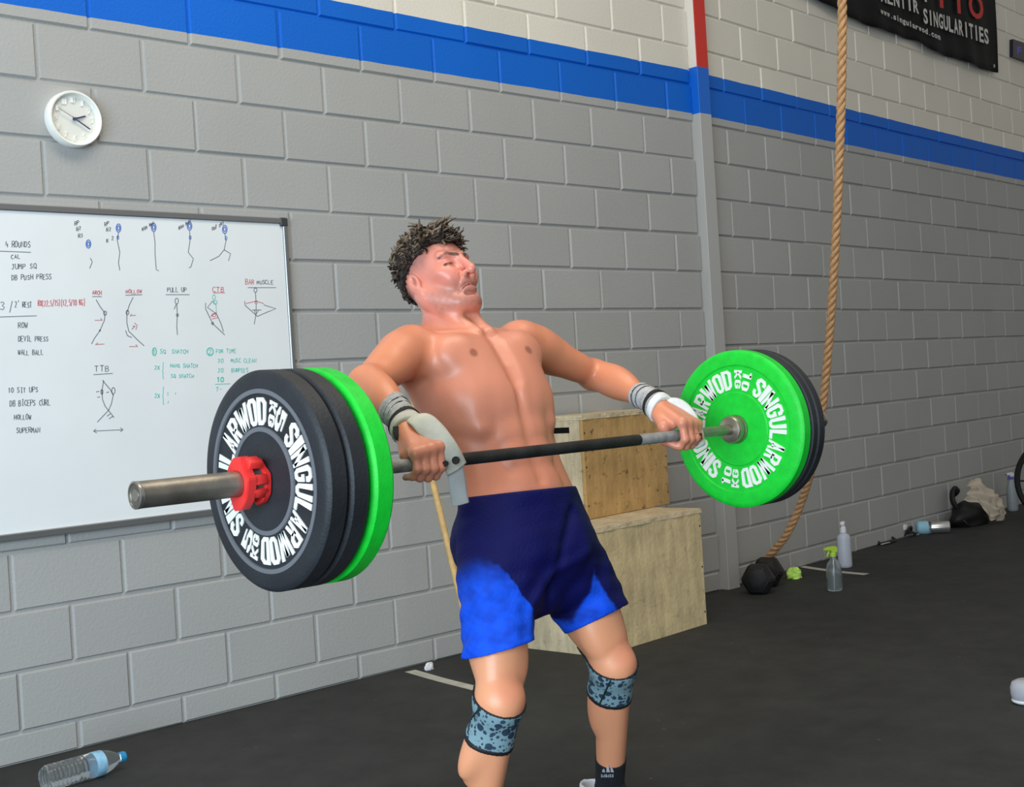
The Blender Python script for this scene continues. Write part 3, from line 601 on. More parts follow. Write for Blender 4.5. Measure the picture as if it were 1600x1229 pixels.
def spray_clear():
    t = thing('spray_bottle', 'clear spray bottle with a lime green trigger on the rubber floor', 'bottle', at_z(1305, 922), (0, 0, R(150)), 'spray and squeeze bottles')
    bm = NB(); add_lathe(bm, [(0, .003), (.034, .0), (.039, .006), (.04, .03), (.039, .115), (.034, .138), (.02, .158), (.0145, .166), (.0145, .178), (.0125, .178), (.0125, .165), (.018, .156), (.032, .136), (.037, .114), (.038, .03), (.036, .008), (0, .006)], 36); obj('bottle_body', bm, M_CLEAR, t, 50)
    bm = NB(); add_tube(bm, [(0, 0, .19), (0, 0, .1), (.004, 0, .01)], .0028, 8); obj('dip_tube', bm, M_WHITEPL, t, True)
    trigger(t, .176, M_LIME, M_LIME, 1.0)
spray_clear()
def squeeze_bottle():
    t = thing('squeeze_bottle', 'tall milky white bottle with a pump top standing behind the clear spray bottle', 'bottle', at_z(1321, 886), (0, 0, R(20)), 'spray and squeeze bottles')
    bm = NB(); add_lathe(bm, [(0, .002), (.034, 0), (.039, .005), (.04, .02), (.039, .165), (.034, .184), (.016, .198), (.014, .2), (0, .2)], 32); obj('bottle_body', bm, M_MILK, t, 50)
    bm = NB(); add_lathe(bm, [(0, .2), (.017, .2), (.0175, .204), (.0165, .228), (.012, .232), (.012, .246), (0, .246)], 24); obj('pump_collar', bm, M_WHITEPL, t, 40)
    bm = NB(); add_box(bm, (-.022, -.012, .243), (.02, .012, .264), .005, 2); add_box(bm, (.012, -.006, .246), (.03, .006, .257), .003, 1); obj('pump_head', bm, M_WHITEPL, t, 40)
squeeze_bottle()
def spray_violet():
    t = thing('spray_bottle', 'grey spray bottle with white and violet trigger by the far right wall base', 'bottle', at_z(1583, 798), (0, 0, R(160)), 'spray and squeeze bottles')
    bm = NB(); add_lathe(bm, [(0, .002), (.034, 0), (.038, .005), (.0385, .02), (.038, .16), (.03, .195), (.017, .232), (.015, .24), (0, .24)], 8); obj('bottle_body', bm, mat('grey_plastic', (150,160,166), .4), t, 60)
    trigger(t, .236, M_VIOLET, M_WHITEPL, 1.0)
spray_violet()
def lying_bottle(label, a, b, rad, nm='water_bottle', foil=False):
    a, b = Vector(a), Vector(b); d = (b-a); L = d.length
    t = thing(nm, label, 'bottle', a+Vector((0, 0, rad)), (0, 0, 0), 'plastic bottles lying on the floor')
    t.matrix_world = frame_z(d, a+Vector((0, 0, rad)), (0, 0, 1))
    q = lambda z: z*L
    prof = [(0, .012), (rad*.5, .004), (rad*.85, 0), (rad, .014)]
    if not foil:
        n = 9
        for i in range(n):
            z = .05+.46*i/n; prof += [(rad, q(z)), (rad*.93, q(z+.018)), (rad, q(z+.036))]
        prof += [(rad, q(.66)), (rad*.98, q(.70)), (rad*.8, q(.80)), (rad*.5, q(.885)), (rad*.36, q(.905)), (rad*.36, q(.93)), (0, q(.93))]
    else: prof += [(rad, q(.3)), (rad, q(.72)), (rad*.85, q(.82)), (rad*.45, q(.9)), (rad*.4, q(.93)), (0, q(.93))]
    bm = NB(); add_lathe(bm, prof, 36); obj('bottle_body', bm, M_CLEAR, t, 35)
    if foil:
        bm = NB(); add_lathe(bm, [(rad*1.005, q(.02)), (rad*1.02, q(.03)), (rad*1.02, q(.52)), (rad*1.005, q(.53))], 36); obj('silver_sleeve', bm, mat('silver_foil', (205,205,205), .25, .85), t, 40)
        bm = NB(); add_lathe(bm, [(rad*1.005, q(.60)), (rad*1.14, q(.63)), (rad*1.14, q(.88)), (rad*.8, q(.93)), (0, q(.93))], 36); obj('lid', bm, M_WATERBLUE, t, 40)
    else:
        bm = NB(); add_lathe(bm, [(rad*1.004, q(.575)), (rad*1.012, q(.58)), (rad*1.012, q(.665)), (rad*.99, q(.70)), (rad*.982, q(.70))], 36); obj('label_band', bm, mat('bottle_label', (142,190,220), .4, noise=.25, nscale=40), t, 40)
        bm = NB(); n = 30; rc = rad*.42; add_lathe(bm, [(rc*.9, q(.925)), (rc, q(.93)), (rc, q(.99)), (rc*.9, L), (0, L)], 30)
        for v in bm.verts:
            if abs(math.hypot(v.co.x, v.co.y)-rc) < 1e-5 and int(round(math.degrees(math.atan2(v.co.y, v.co.x))/12)) % 2: v.co.x *= .95; v.co.y *= .95
        obj('bottle_cap', bm, M_CAPBLUE, t)
    return t
_a, _b = at_z(70, 1237), at_z(196, 1200)
lying_bottle('crushed clear water bottle with a blue cap lying at the lower left, by the wall', _a, _b, .040)
_a, _b = at_z(1485, 832), at_z(1429, 834)
lying_bottle('drinking bottle with silver sleeve and light blue lid lying near the black bag', _a, _b, .040, 'drinking_bottle', True)

def crumple(nm, t, P, size, m, seed, n=26, amp=.25, fold=5):   # a heap of soft cloth: noisy lump resting on the floor
    rnd = random.Random(seed); ph = [(rnd.uniform(0, 6.3), rnd.uniform(2, fold), rnd.uniform(0, 6.3), rnd.uniform(2, fold)) for _ in range(6)]
    bm = NB(); rows = []
    for i in range(n+1):
        th = PI*i/n; row = []
        for j in range(2*n):
            a = 2*PI*j/(2*n); r = 1
            for k, (p, f, p2, f2) in enumerate(ph): r += amp/(1+k*.6)*math.sin(round(f)*a+p+2.2*math.sin(th*f2+p2))*math.sin(th)*.6
            x, y, z = r*math.sin(th)*math.cos(a), r*math.sin(th)*math.sin(a), r*math.cos(th)
            z = max(z, -.42)+.42
            row.append((x*size[0], y*size[1], z*size[2]))
        rows.append(row)
    G = [[bm.verts.new(Vector(p)+Vector(P)) for p in row] for row in rows]
    for i in range(n):
        for j in range(2*n):
            k = (j+1) % (2*n); bm.faces.new((G[i][j], G[i+1][j], G[i+1][k], G[i][k]))
    bmesh.ops.remove_doubles(bm, verts=bm.verts, dist=.0004)
    return obj(nm, bm, m, t, True)
def cloth_and_bag():
    c = at_z(1496, 818)
    t = thing('gym_bag', 'black soft bag slumped against the right wall, under a cream cloth', 'bag', c+Vector((-.02, -.10, 0)))
    m = mat('black_nylon', (17,17,19), .6, noise=.2, nscale=14, bump=.1, bscale=60)
    crumple('bag_body', t, (0, .0, 0), (.20, .110, .120), m, 4, 26, .10, 4)
    bm = NB(); P = [(-.10, .02, .10), (-.125, .045, .17), (-.105, .06, .225), (-.06, .07, .245), (-.02, .07, .22)]; pts = catmull(P, 8)
    add_tube(bm, pts, [.034]*len(pts), 12, True, flat=.5); obj('shoulder_strap', bm, m, t, True)
    bm = NB(); add_tube(bm, catmull([(-.165, -.03, .05), (-.185, -.05, .055), (-.175, -.07, .03), (-.15, -.075, .012)], 6), .008, 8); obj('pull_tab', bm, m, t, True)
    t2 = thing('towel', 'cream crumpled cloth draped over the black bag by the right wall', 'towel', t.location+Vector((.0, -.075, .012)))
    n1, n2 = 46, 26; bm = NB(); G = []; rnd = random.Random(8)
    for i in range(n1+1):                         # a hanging strip of soft cloth from the strap down to the bag's front
        s = i/n1; row = []
        cx = -.105+.27*s**.9; cz = .235-.215*s**1.25+.012*math.sin(s*9); cy = .03-.115*math.sin(PI*min(1, s*.62))
        wd = .055+.03*math.sin(PI*s)+.01*math.sin(13*s)
        for j in range(n2+1):
            v = j/n2*2-1
            fold = .012*math.sin(v*7+s*6)+.007*math.sin(v*15-s*11)+.006*math.sin(s*24+v*4)
            row.append(bm.verts.new((cx+v*wd*.55, cy-fold-.02*(1-v*v), max(.006, cz+v*wd*.95+fold*.6))))
        G.append(row)
    for i in range(n1):
        for j in range(n2): bm.faces.new((G[i][j], G[i][j+1], G[i+1][j+1], G[i+1][j]))
    bmesh.ops.solidify(bm, geom=bm.faces[:], thickness=.006); obj('cloth', bm, mat('cream_cloth', (232,220,202), .85, noise=.08, nscale=16, bump=.15, bscale=90), t2, True)
cloth_and_bag()
t = thing('cloth', 'small crumpled lime green cloth on the floor beside the dumbbell', 'cloth', at_z(1241, 903)); crumple('fabric', t, (0, 0, 0), (.046, .038, .042), mat('lime_cloth', (206,250,120), .8, bump=.2, bscale=80), 11, 26, .28, 5)
t = thing('cloth_scrap', 'torn white paper scrap at the foot of the wall behind the lifter', 'paper', at_z(671, 1046)); crumple('paper', t, (0, 0, 0), (.020, .012, .022), mat('white_paper', (225,225,228), .8), 23, 14, .3, 5)
def strap_loop():
    c = at_z(1381, 848); t = thing('resistance_band', 'black looped strap lying by the wall, left of the drinking bottle', 'strap', c)
    bm = NB(); P = [(-.10, -.03, .008), (-.075, .02, .05), (.0, .05, .058), (.075, .035, .042), (.10, -.01, .022), (.06, -.04, .012), (-.02, -.045, .01), (-.09, -.035, .008)]; pts = catmull(P, 8); add_tube(bm, pts, .0125, 10, flat=.5); obj('band', bm, M_RUBBER, t, True)
    bm = NB(); add_tube(bm, catmull([(-.115, -.05, .008), (-.07, -.055, .010), (-.02, -.05, .008)], 6), .010, 8, flat=.4); obj('pale_tab', bm, mat('pale_tab', (170,168,162), .7), t, True)
    c = at_z(1419, 838); t = thing('wrist_strap', 'small black strap bundle with a white tip, right beside the drinking bottle lid', 'strap', c)
    bm = NB(); add_tube(bm, catmull([(-.05, 0, .01), (-.03, -.02, .05), (.02, -.01, .06), (.05, .01, .03), (.02, .03, .012), (-.03, .02, .02), (0, -.02, .03), (.06, -.03, .01)], 7), .013, 10, flat=.6); obj('strap_bundle', bm, M_RUBBER, t, True)
    bm = NB(); add_box(bm, (-.062, -.012, .048), (-.018, .014, .085), .006, 2); obj('white_tip', bm, M_WHITEPL, t, 40)
    bm = NB(); add_box(bm, (.035, -.05, .002), (.065, -.035, .014), .003, 1); obj('metal_tab', bm, M_CHROME, t)
strap_loop()
def tape(label, pts):
    pts = [at_z(*p) for p in pts]; pts = catmull(pts, 8); t = thing('floor_tape', label, 'tape', pts[0], group='pale marking tape on the floor')
    bm = NB(); ribbon(bm, [p-pts[0]+Vector((0, 0, .0006)) for p in pts], .05, (0, 0, 1), .0008); obj('tape_strip', bm, mat('pale_tape', (186,184,174), .7, noise=.15, nscale=20), t)
tape('pale strip of marking tape on the floor running from the wall behind the lifter', [(641, 1048), (690, 1062), (745, 1076), (800, 1092)])
tape('pale strip of marking tape on the floor behind the two upright bottles', [(1248, 884), (1280, 889), (1320, 894), (1354, 897)])
def shaker():
    c = at_z(1606, 1098); t = thing('plastic_tub', 'clear plastic tub cut off by the right edge, on the floor in front', 'container', c)
    bm = NB(); r = .052; add_lathe(bm, [(0, .004), (r*.72, .0), (r*.9, .008), (r, .03), (r*1.02, .052), (r*.9, .07), (r*.6, .078), (0, .08)], 32); obj('tub_body', bm, mat('frosted_plastic', (196,198,206), .3, trans=.3, ior=1.3), t, 50)
    bm = NB(); add_lathe(bm, [(r*.93, .006), (r*.97, .010), (r*.94, .016)], 32); obj('base_ring', bm, M_WHITEPL, t)
shaker()
def bike_wheel():
    c = at_depth(1654, 748, 9.3); t = thing('exercise_bike', 'black wheel of an exercise bike cut off by the right edge', 'exercise machine', (c.x, c.y, 0))
    n = Vector((-.75, -.66, 0)); mt = frame_z(n, (0, 0, c.z))
    bm = NB(); add_lathe(bm, [(.27, -.02), (.30, -.024), (.307, 0), (.30, .024), (.27, .02), (.27, -.02)], 56, mt); obj('rim', bm, M_RUBBER, t, 40)
    bm = NB(); add_lathe(bm, [(0, -.03), (.04, -.03), (.045, 0), (.04, .03), (0, .03)], 24, mt); obj('hub', bm, M_CHROME, t, 40)
    for k in range(8):
        bm = NB(); a = 2*PI*k/8; add_tube(bm, [mt @ Vector((.03*math.cos(a), .03*math.sin(a), 0)), mt @ Vector((.28*math.cos(a), .28*math.sin(a), 0))], .006, 8); obj('spoke', bm, M_RUBBER, t, True)
    bm = NB(); add_box(bm, (-.25, -.03, 0), (.25, .03, .03), .006); obj('base', bm, M_RUBBER, t)
    for s in (-1, 1):
        bm = NB(); add_tube(bm, [Vector((.15*s, 0, .02)), mt @ Vector((0, 0, .035*s))], .014, 10); obj('fork', bm, M_RUBBER, t, True)
bike_wheel()

# ------------------------------------------------------------------ barbell and plates
BY, BZ = -2.155, .996                             # the bar runs along x
X0 = -.860                                        # outer end of the near sleeve
M_STEEL = mat('sleeve_steel', (146,140,130), .42, .85, noise=.25, nscale=18, bump=.05, bscale=120)
M_SHAFT = mat('black_oxide_bar', (46,45,46), .5, .5, noise=.5, nscale=16, bump=.5, bscale=420)
M_CHALK = mat('chalked_steel', (150,150,150), .7, .2, noise=.35, nscale=38, bump=.4, bscale=420)
RX = lambda x: frame_z((1, 0, 0), (x, 0, 0), (0, 0, 1))
def barbell():
    t = thing('barbell', 'loaded olympic barbell with black shaft held by the lifter', 'barbell', (0, BY, BZ))
    def seg(nm, a, b, r, m, prof=None):
        bm = NB(); n = max(2, int((b-a)/.03)); add_lathe(bm, prof or ([(0, 0)]+[(r, (b-a)*i/n) for i in range(n+1)]+[(0, b-a)]), 32, RX(a)); return obj(nm, bm, m, t, 40)
    c0, c1 = X0+.445, X0+.445+1.31
    seg('shaft', c0, -.30, .014, M_CHALK)['label'] = 'bare grip steel by the near collar'
    seg('shaft', -.30, -.10, .0141, M_CHALK); seg('shaft', -.10, .52, .0141, M_SHAFT)['label'] = 'black knurled middle of the shaft'
    seg('shaft', .52, .76, .0141, M_CHALK)['label'] = 'chalky grey knurling'; seg('shaft', .76, c1, .0138, M_STEEL)
    for s, x in ((-1, c0), (1, c1)):
        xa, xb = (X0, c0-.03) if s < 0 else (c1+.03, c1+.445)
        seg('sleeve', xa, xb, .025, M_STEEL)
        bm = NB(); add_lathe(bm, [(.0142, 0), (.0245, 0), (.034, .003), (.0375, .008), (.0375, .022), (.033, .026), (.0395, .027), (.0395, .034), (.025, .034)], 36, RX(x) @ Matrix.Rotation(PI if s < 0 else 0, 4, 'X')); obj('collar', bm, mat('collar_steel', (165,155,140), .35, .85), t, 35)
        bm = NB(); e = xa if s < 0 else xb; add_lathe(bm, [(.0246, .006), (.0256, .004), (.0256, -.002), (.022, -.003), (.021, .001), (.012, .0012), (.011, -.001), (0, -.001)], 32, RX(e) @ Matrix.Rotation(0 if s < 0 else PI, 4, 'X')); obj('end_cap', bm, M_CHROME, t, 35)
barbell()
M_BLACKPL = mat('black_bumper', (37,40,45), .55, noise=.22, nscale=10, bump=.12, bscale=140); M_GREENPL = mat('green_bumper', (12,205,52), .5, noise=.1, nscale=40, bump=.08, bscale=180)
M_GREYRING = mat('grey_ring', (104,106,112), .5); M_WHITELET = mat('white_raised_letter', (238,238,232), .5)
def bumper(label, x, th, m, phi0, num, rings, ringm, front=-1, R0=.216, group='bumper plates on the barbell', text=True):
    # local Z runs along the bar towards the lettered face; local Y is up
    mt = Matrix(((0, 0, front), (-1, 0, 0), (0, 1, 0))).to_4x4() if front < 0 else Matrix(((0, 0, 1), (1, 0, 0), (0, 1, 0))).to_4x4()
    t = thing('bumper_plate', label, 'weight plate', (x, BY, BZ), (0, 0, 0), group)
    h = th/2
    def half(s):
        p = [(R0-.010, h*.97), (R0-.0, h*.80)]
        return p
    face = [(.0251, h*.98), (.033, h), (R0*.46, h*.98), (R0*.475, h*.86), (R0*.80, h*.86), (R0*.815, h), (R0-.012, h), (R0-.004, h*.86), (R0, h*.66)]
    prof = face + [(r, -z) for r, z in face[::-1]] + [face[0]]
    bm = NB(); add_lathe(bm, prof, 96, mt); bmesh.ops.recalc_face_normals(bm, faces=bm.faces); obj('disc', bm, m, t, 32)
    bm = NB(); add_lathe(bm, [(.0251, h*1.0), (.0315, h*1.0), (.0315, -h), (.0251, -h), (.0251, h)], 40, mt); bmesh.ops.recalc_face_normals(bm, faces=bm.faces); obj('hub_ring', bm, mat('hub_insert', (92,92,94), .4, .8), t, 35)
    if rings:
        for r in (.468, .812):
            bm = NB(); add_lathe(bm, [(R0*(r-.024), h*.88), (R0*(r-.020), h+.0012), (R0*(r+.020), h+.0012), (R0*(r+.024), h*.88)], 80, mt); bmesh.ops.recalc_face_normals(bm, faces=bm.faces); obj('face_ring', bm, ringm, t, 35)
    if not text: return t
    ri, ro = R0*.505, R0*.755; z0, z1 = h*.84, h*.86+.0022
    def stamp(ch, phi, wdeg, a=0, b=1, rot=False):
        v, f = block_letter(ch); bm = NB()
        def fn(x, y):
            if rot: x, y = y, 1-x                 # turned a quarter: its head points clockwise
            q = R(phi+(x-.5)*wdeg); r = ri+(ro-ri)*(a+(b-a)*y); return mt @ Vector((r*math.sin(q), r*math.cos(q), z1))
        put_flat(bm, v, f, fn)
        bm.normal_update(); d = mt.to_3x3() @ Vector((0, 0, 1)); bad = [fc for fc in bm.faces if fc.normal.dot(d) < 0]
        if bad: bmesh.ops.reverse_faces(bm, faces=bad)
        bmesh.ops.split_edges(bm, edges=bm.edges[:])
        g = bmesh.ops.extrude_face_region(bm, geom=bm.faces[:])['geom']
        keep = {v for v in g if isinstance(v, bmesh.types.BMVert)}
        for w in bm.verts:
            if w not in keep: w.co -= d*(z1-z0)
        obj('letter', bm, M_WHITELET, t)
    for half_ in (0, 180):
        base = phi0+half_
        W_ = {'I': .5, 'W': 1.4}; word = 'SINGULARWOD'; tot = sum(W_.get(c, 1.0) for c in word); span = 147.0; p = base+17.5
        for c in word:
            w = W_.get(c, 1.0)/tot*span; stamp(c, p+w/2, w*.90); p += w
        if len(num) == 2:
            stamp(num[0], base+5, 11, .54, 1, True); stamp(num[1], base+5, 11, 0, .48, True)
        else: stamp(num, base+5, 12, .05, .95, True)
        stamp('K', base-7, 9, .52, .98, True); stamp('G', base-7, 9, .04, .48, True)
    return t
# near end, from the outside in
XF = -.592
bumper('outermost black bumper plate on the near end, white ring lettering', XF+.025, .050, M_BLACKPL, 26, '5', True, M_GREYRING)
bumper('plain black bumper plate, second from the outside on the near end', XF+.051+.024, .048, M_BLACKPL, 80, '5', True, M_BLACKPL, text=False)
bumper('green bumper plate on the near end, next to the right hand', XF+.101+.004+.027, .052, M_GREENPL, 40, '10', False, None, text=False)
# far end, from the inside out
XC = X0+.445+1.31+.034
bumper('green bumper plate with white lettering on the far end, facing the lifter', XC+.021, .040, M_GREENPL, 13, '10', False, None)
bumper('thin black bumper plate directly behind the far green plate', XC+.044+.013, .024, M_BLACKPL, 80, '5', True, M_BLACKPL, text=False)
bumper('outermost black bumper plate on the far end, last before the sleeve end', XC+.071+.019, .036, M_BLACKPL, 80, '5', True, M_BLACKPL, text=False)
def clip():
    x = XF-.052; t = thing('barbell_clip', 'red plastic barbell clamp locked against the outermost black plate', 'clamp', (x, BY, BZ))
    m = mat('red_plastic', (232,52,50), .42)
    def ring(nm, a, b, r0, ro, notch=0, rot=0):
        bm = NB(); n = 12; V = []
        for x_ in (a, b):
            for rr in (r0, ro):
                V.append([])
                for k in range(n):
                    q = 2*PI*k/n+rot; r = rr if rr == r0 else rr*(1.0 if k % 2 else .90)+(notch if k in (2, 3, 8, 9) else 0)
                    V[-1].append(bm.verts.new((x_, r*math.cos(q), r*math.sin(q))))
        for k in range(n):
            j = (k+1) % n
            bm.faces.new((V[0][k], V[0][j], V[1][j], V[1][k])); bm.faces.new((V[2][k], V[3][k], V[3][j], V[2][j]))
            bm.faces.new((V[1][k], V[1][j], V[3][j], V[3][k])); bm.faces.new((V[0][j], V[0][k], V[2][k], V[2][j]))
        bmesh.ops.recalc_face_normals(bm, faces=bm.faces); bmesh.ops.bevel(bm, geom=bm.edges[:], offset=.0016, segments=2, affect='EDGES', clamp_overlap=True); obj(nm, bm, m, t, 45)
    ring('clamp_ring', -.006, .014, .0251, .043, .012, .3); ring('clamp_ring', .036, .050, .0251, .039, .007, .1)
    for q in (80, 125, 200, 262, 330):
        bm = NB(); add_box(bm, (.008, -.010, .030), (.04, .010, .0385), .002, 1, Matrix.Rotation(R(q), 4, 'X')); obj('bridge', bm, m, t, 45)
    bm = NB(); add_box(bm, (.004, -.013, .036), (.034, .013, .052), .003, 2, Matrix.Rotation(R(28), 4, 'X')); obj('locking_lever', bm, m, t, 45)
    bm = NB(); add_lathe(bm, [(.0251, 0), (.030, 0), (.030, .026), (.0251, .026)], 28, RX(.012)); obj('rubber_liner', bm, mat('clip_liner', (88,92,90), .6), t, 40)
clip()
SKIN, SKIN_ARM, SKIN_LEG, SKIN_FACE = (218,140,112), (224,140,94), (242,166,124), (222,140,124)
NAVY, ROYAL, SLEEVE = (6,10,80), (14,84,232), (128,158,168)
# ------------------------------------------------------------------ the lifter: one implicit surface, meshed once
V3 = lambda *a: np.array(a, dtype=np.float64)
def nrm(v): v = np.asarray(v, float); return v/np.linalg.norm(v)
class Prim:
    __slots__ = ('kind','p','k','op','lo','hi')
    def __init__(s, kind, p, k, op): s.kind, s.p, s.k, s.op = kind, p, k, op
    def dist(s, P):
        p = s.p
        if s.kind == 'rc':
            a, ab, l2, ra, rb, X = p
            q = P-a; t = np.clip((q@ab)/l2, 0, 1); q = q-t[:, None]*ab
            if X is not None:                     # flattened section: squeeze along one axis
                ax, f = X; c = q@ax; q = q+(c*(1/f-1))[:, None]*ax
            return np.sqrt((q*q).sum(1))-(ra+(rb-ra)*t)
        c, A, r = p
        q = (P-c)@A.T; k0 = np.sqrt(((q/r)**2).sum(1)); k1 = np.sqrt(((q/(r*r))**2).sum(1))
        return k0*(k0-1)/np.maximum(k1, 1e-9)
class Field:
    def __init__(s): s.P = []
    def rc(s, a, b, ra, rb, k=.02, op=1, flat=None):
        a, b = np.asarray(a, float), np.asarray(b, float); ab = b-a
        X = None if flat is None else (nrm(flat[0]), flat[1])
        q = Prim('rc', (a, ab, max(ab@ab, 1e-12), ra, rb, X), k, op); m = max(ra, rb)
        q.lo = np.minimum(a, b)-m; q.hi = np.maximum(a, b)+m; s.P.append(q)
    def ell(s, c, A, r, k=.02, op=1):
        c, A, r = np.asarray(c, float), np.asarray(A, float), np.asarray(r, float)
        q = Prim('ell', (c, A, r), k, op); e = np.sqrt(((A*r[:, None])**2).sum(0)); q.lo, q.hi = c-e, c+e; s.P.append(q)
    def sph(s, c, r, k=.02, op=1): s.ell(c, np.eye(3), (r, r, r), k, op)
    def chain(s, pts, rad, k=.02, op=1, flat=None):
        for i in range(len(pts)-1): s.rc(pts[i], pts[i+1], rad[i], rad[i+1], k if i == 0 else min(k, .008) if op > 0 else k, op, flat)
    @staticmethod
    def merge(d, e, k, op):
        if op > 0:
            h = np.maximum(k-np.abs(d-e), 0)/k; return np.minimum(d, e)-h*h*k*.25
        e = -e; h = np.maximum(k-np.abs(d-e), 0)/k; return np.maximum(d, e)+h*h*k*.25
    def eval(s, P):
        P = np.asarray(P, float); d = np.full(len(P), .5); lo, hi = P.min(0), P.max(0)
        for q in s.P:
            m = q.k+.03
            if (q.lo-m > hi).any() or (q.hi+m < lo).any(): continue
            i = np.where(((P > q.lo-m) & (P < q.hi+m)).all(1))[0]
            if len(i): d[i] = s.merge(d[i], q.dist(P[i]), q.k, q.op)
        return d
    def grid(s, lo, hi, h):
        lo = np.asarray(lo, float); n = np.ceil((np.asarray(hi)-lo)/h).astype(int)+1
        D = np.full(n, .5, np.float32); ax = [lo[i]+h*np.arange(n[i]) for i in range(3)]
        for q in s.P:
            m = q.k+.022
            i0 = np.maximum(0, np.floor((q.lo-m-lo)/h).astype(int)); i1 = np.minimum(n, np.ceil((q.hi+m-lo)/h).astype(int)+1)
            if (i1 <= i0).any(): continue
            sl = tuple(slice(a, b) for a, b in zip(i0, i1))
            g = np.stack(np.meshgrid(*[ax[k][sl[k]] for k in range(3)], indexing='ij'), -1).reshape(-1, 3)
            D[sl] = s.merge(D[sl].reshape(-1), q.dist(g), q.k, q.op).reshape(D[sl].shape)
        return D
def surface_nets(D, lo, h):
    I = (D < 0); s = np.zeros(np.array(D.shape)-1, np.uint8)
    for a in (0, 1):
        for b in (0, 1):
            for c in (0, 1): s += I[a:I.shape[0]-1+a, b:I.shape[1]-1+b, c:I.shape[2]-1+c]
    cell = np.argwhere((s > 0) & (s < 8)); idx = np.full(s.shape, -1, np.int32); idx[tuple(cell.T)] = np.arange(len(cell))
    acc = np.zeros((len(cell), 3)); cnt = np.zeros(len(cell))
    cor = [(a, b, c) for a in (0, 1) for b in (0, 1) for c in (0, 1)]
    val = {o: D[cell[:,0]+o[0], cell[:,1]+o[1], cell[:,2]+o[2]].astype(float) for o in cor}
    for o in cor:
        for ax in range(3):
            if o[ax] == 0:
                e = list(o); e[ax] = 1; e = tuple(e); u, v = val[o], val[e]; m = (u < 0) != (v < 0)
                t = np.where(m, u/np.where(m, u-v, 1), 0); p = np.array(o, float)[None]+np.zeros((len(cell), 3)); p[:, ax] += t
                acc[m] += p[m]; cnt[m] += 1
    V = np.asarray(lo)+h*(cell+acc/cnt[:, None]); F = []
    for ax in range(3):
        sl0 = [slice(None)]*3; sl1 = [slice(None)]*3; sl0[ax] = slice(0, -1); sl1[ax] = slice(1, None)
        A, B = I[tuple(sl0)], I[tuple(sl1)]; e = np.argwhere(A != B); b, c = (ax+1) % 3, (ax+2) % 3
        e = e[(e[:, b] > 0) & (e[:, c] > 0) & (e[:, b] < D.shape[b]-1) & (e[:, c] < D.shape[c]-1)]
        def at(db, dc):
            q = e.copy(); q[:, b] += db; q[:, c] += dc; return idx[q[:,0], q[:,1], q[:,2]]
        Q = np.stack([at(-1,-1), at(0,-1), at(0,0), at(-1,0)], 1); fl = ~A[tuple(e.T)]; Q[fl] = Q[fl][:, ::-1]; F.append(Q)
    F = np.concatenate(F); return V, F[(F >= 0).all(1)]
def mesh_np(name, V, F, m, col=None):
    me = bpy.data.meshes.new(name); n = F.shape[1]
    me.vertices.add(len(V)); me.vertices.foreach_set('co', np.asarray(V, np.float32).ravel()); me.loops.add(F.size); me.loops.foreach_set('vertex_index', F.astype(np.int32).ravel())
    me.polygons.add(len(F)); me.polygons.foreach_set('loop_start', np.arange(0, F.size, n, dtype=np.int32))
    me.update(calc_edges=True); me.polygons.foreach_set('use_smooth', np.ones(len(F), bool))
    if col is not None:
        a = me.color_attributes.new('Col', 'FLOAT_COLOR', 'POINT'); a.data.foreach_set('color', np.concatenate([col, np.ones((len(col), 1))], 1).astype(np.float32).ravel())
    me.materials.append(m); return me
def grad(f, P, e=.0006):
    g = np.stack([f(P+d)-f(P-d) for d in np.eye(3)*e], 1); return g/np.maximum(np.linalg.norm(g, axis=1), 1e-9)[:, None]

# ---- skeleton (world metres). x runs along the bar, -y is the way he faces
HIP0 = V3(.268, -1.985, .815); SHM = V3(.272, -1.790, 1.264)
R_SH, R_EL, R_WR = V3(.078, -1.800, 1.254), V3(-.130, -1.905, 1.176), V3(-.178, -2.095, 1.085)
L_SH, L_EL, L_WR = V3(.478, -1.815, 1.262), V3(.718, -1.835, 1.168), V3(.697, -2.078, 1.083)
R_HIP, R_KN, R_AN = V3(.186, -1.965, .775), V3(.055, -2.085, .425), V3(.085, -1.945, .070)
L_HIP, L_KN, L_AN = V3(.370, -1.965, .775), V3(.462, -2.075, .432), V3(.606, -1.905, .070)
UPC = nrm(SHM-HIP0); LFC = nrm(L_SH-R_SH); LFC = nrm(LFC-UPC*(LFC@UPC)); FRC = np.cross(LFC, UPC)      # chest: left, up, front
LFP = nrm(V3(1, -.06, 0)); UPP = V3(0, .1, 1); UPP = nrm(UPP-LFP*(UPP@LFP)); FRP = np.cross(LFP, UPP)
TL = np.linalg.norm(SHM-HIP0)
def tb(s):                                         # local axes at height s along the trunk
    w = min(1, max(0, s)); l = nrm(LFP*(1-w)+LFC*w); u = nrm(UPP*(1-w)+UPC*w); u = nrm(u-l*(u@l)); return l, u, np.cross(l, u)
def tp(l, s, f):
    a, u, c = tb(s); w = s; arch = .022*math.sin(PI*min(1, max(0, s)))
    return HIP0+(SHM-HIP0)*w+a*l+c*(f+arch)
def tA(s): return np.stack(tb(s))
B = Field()
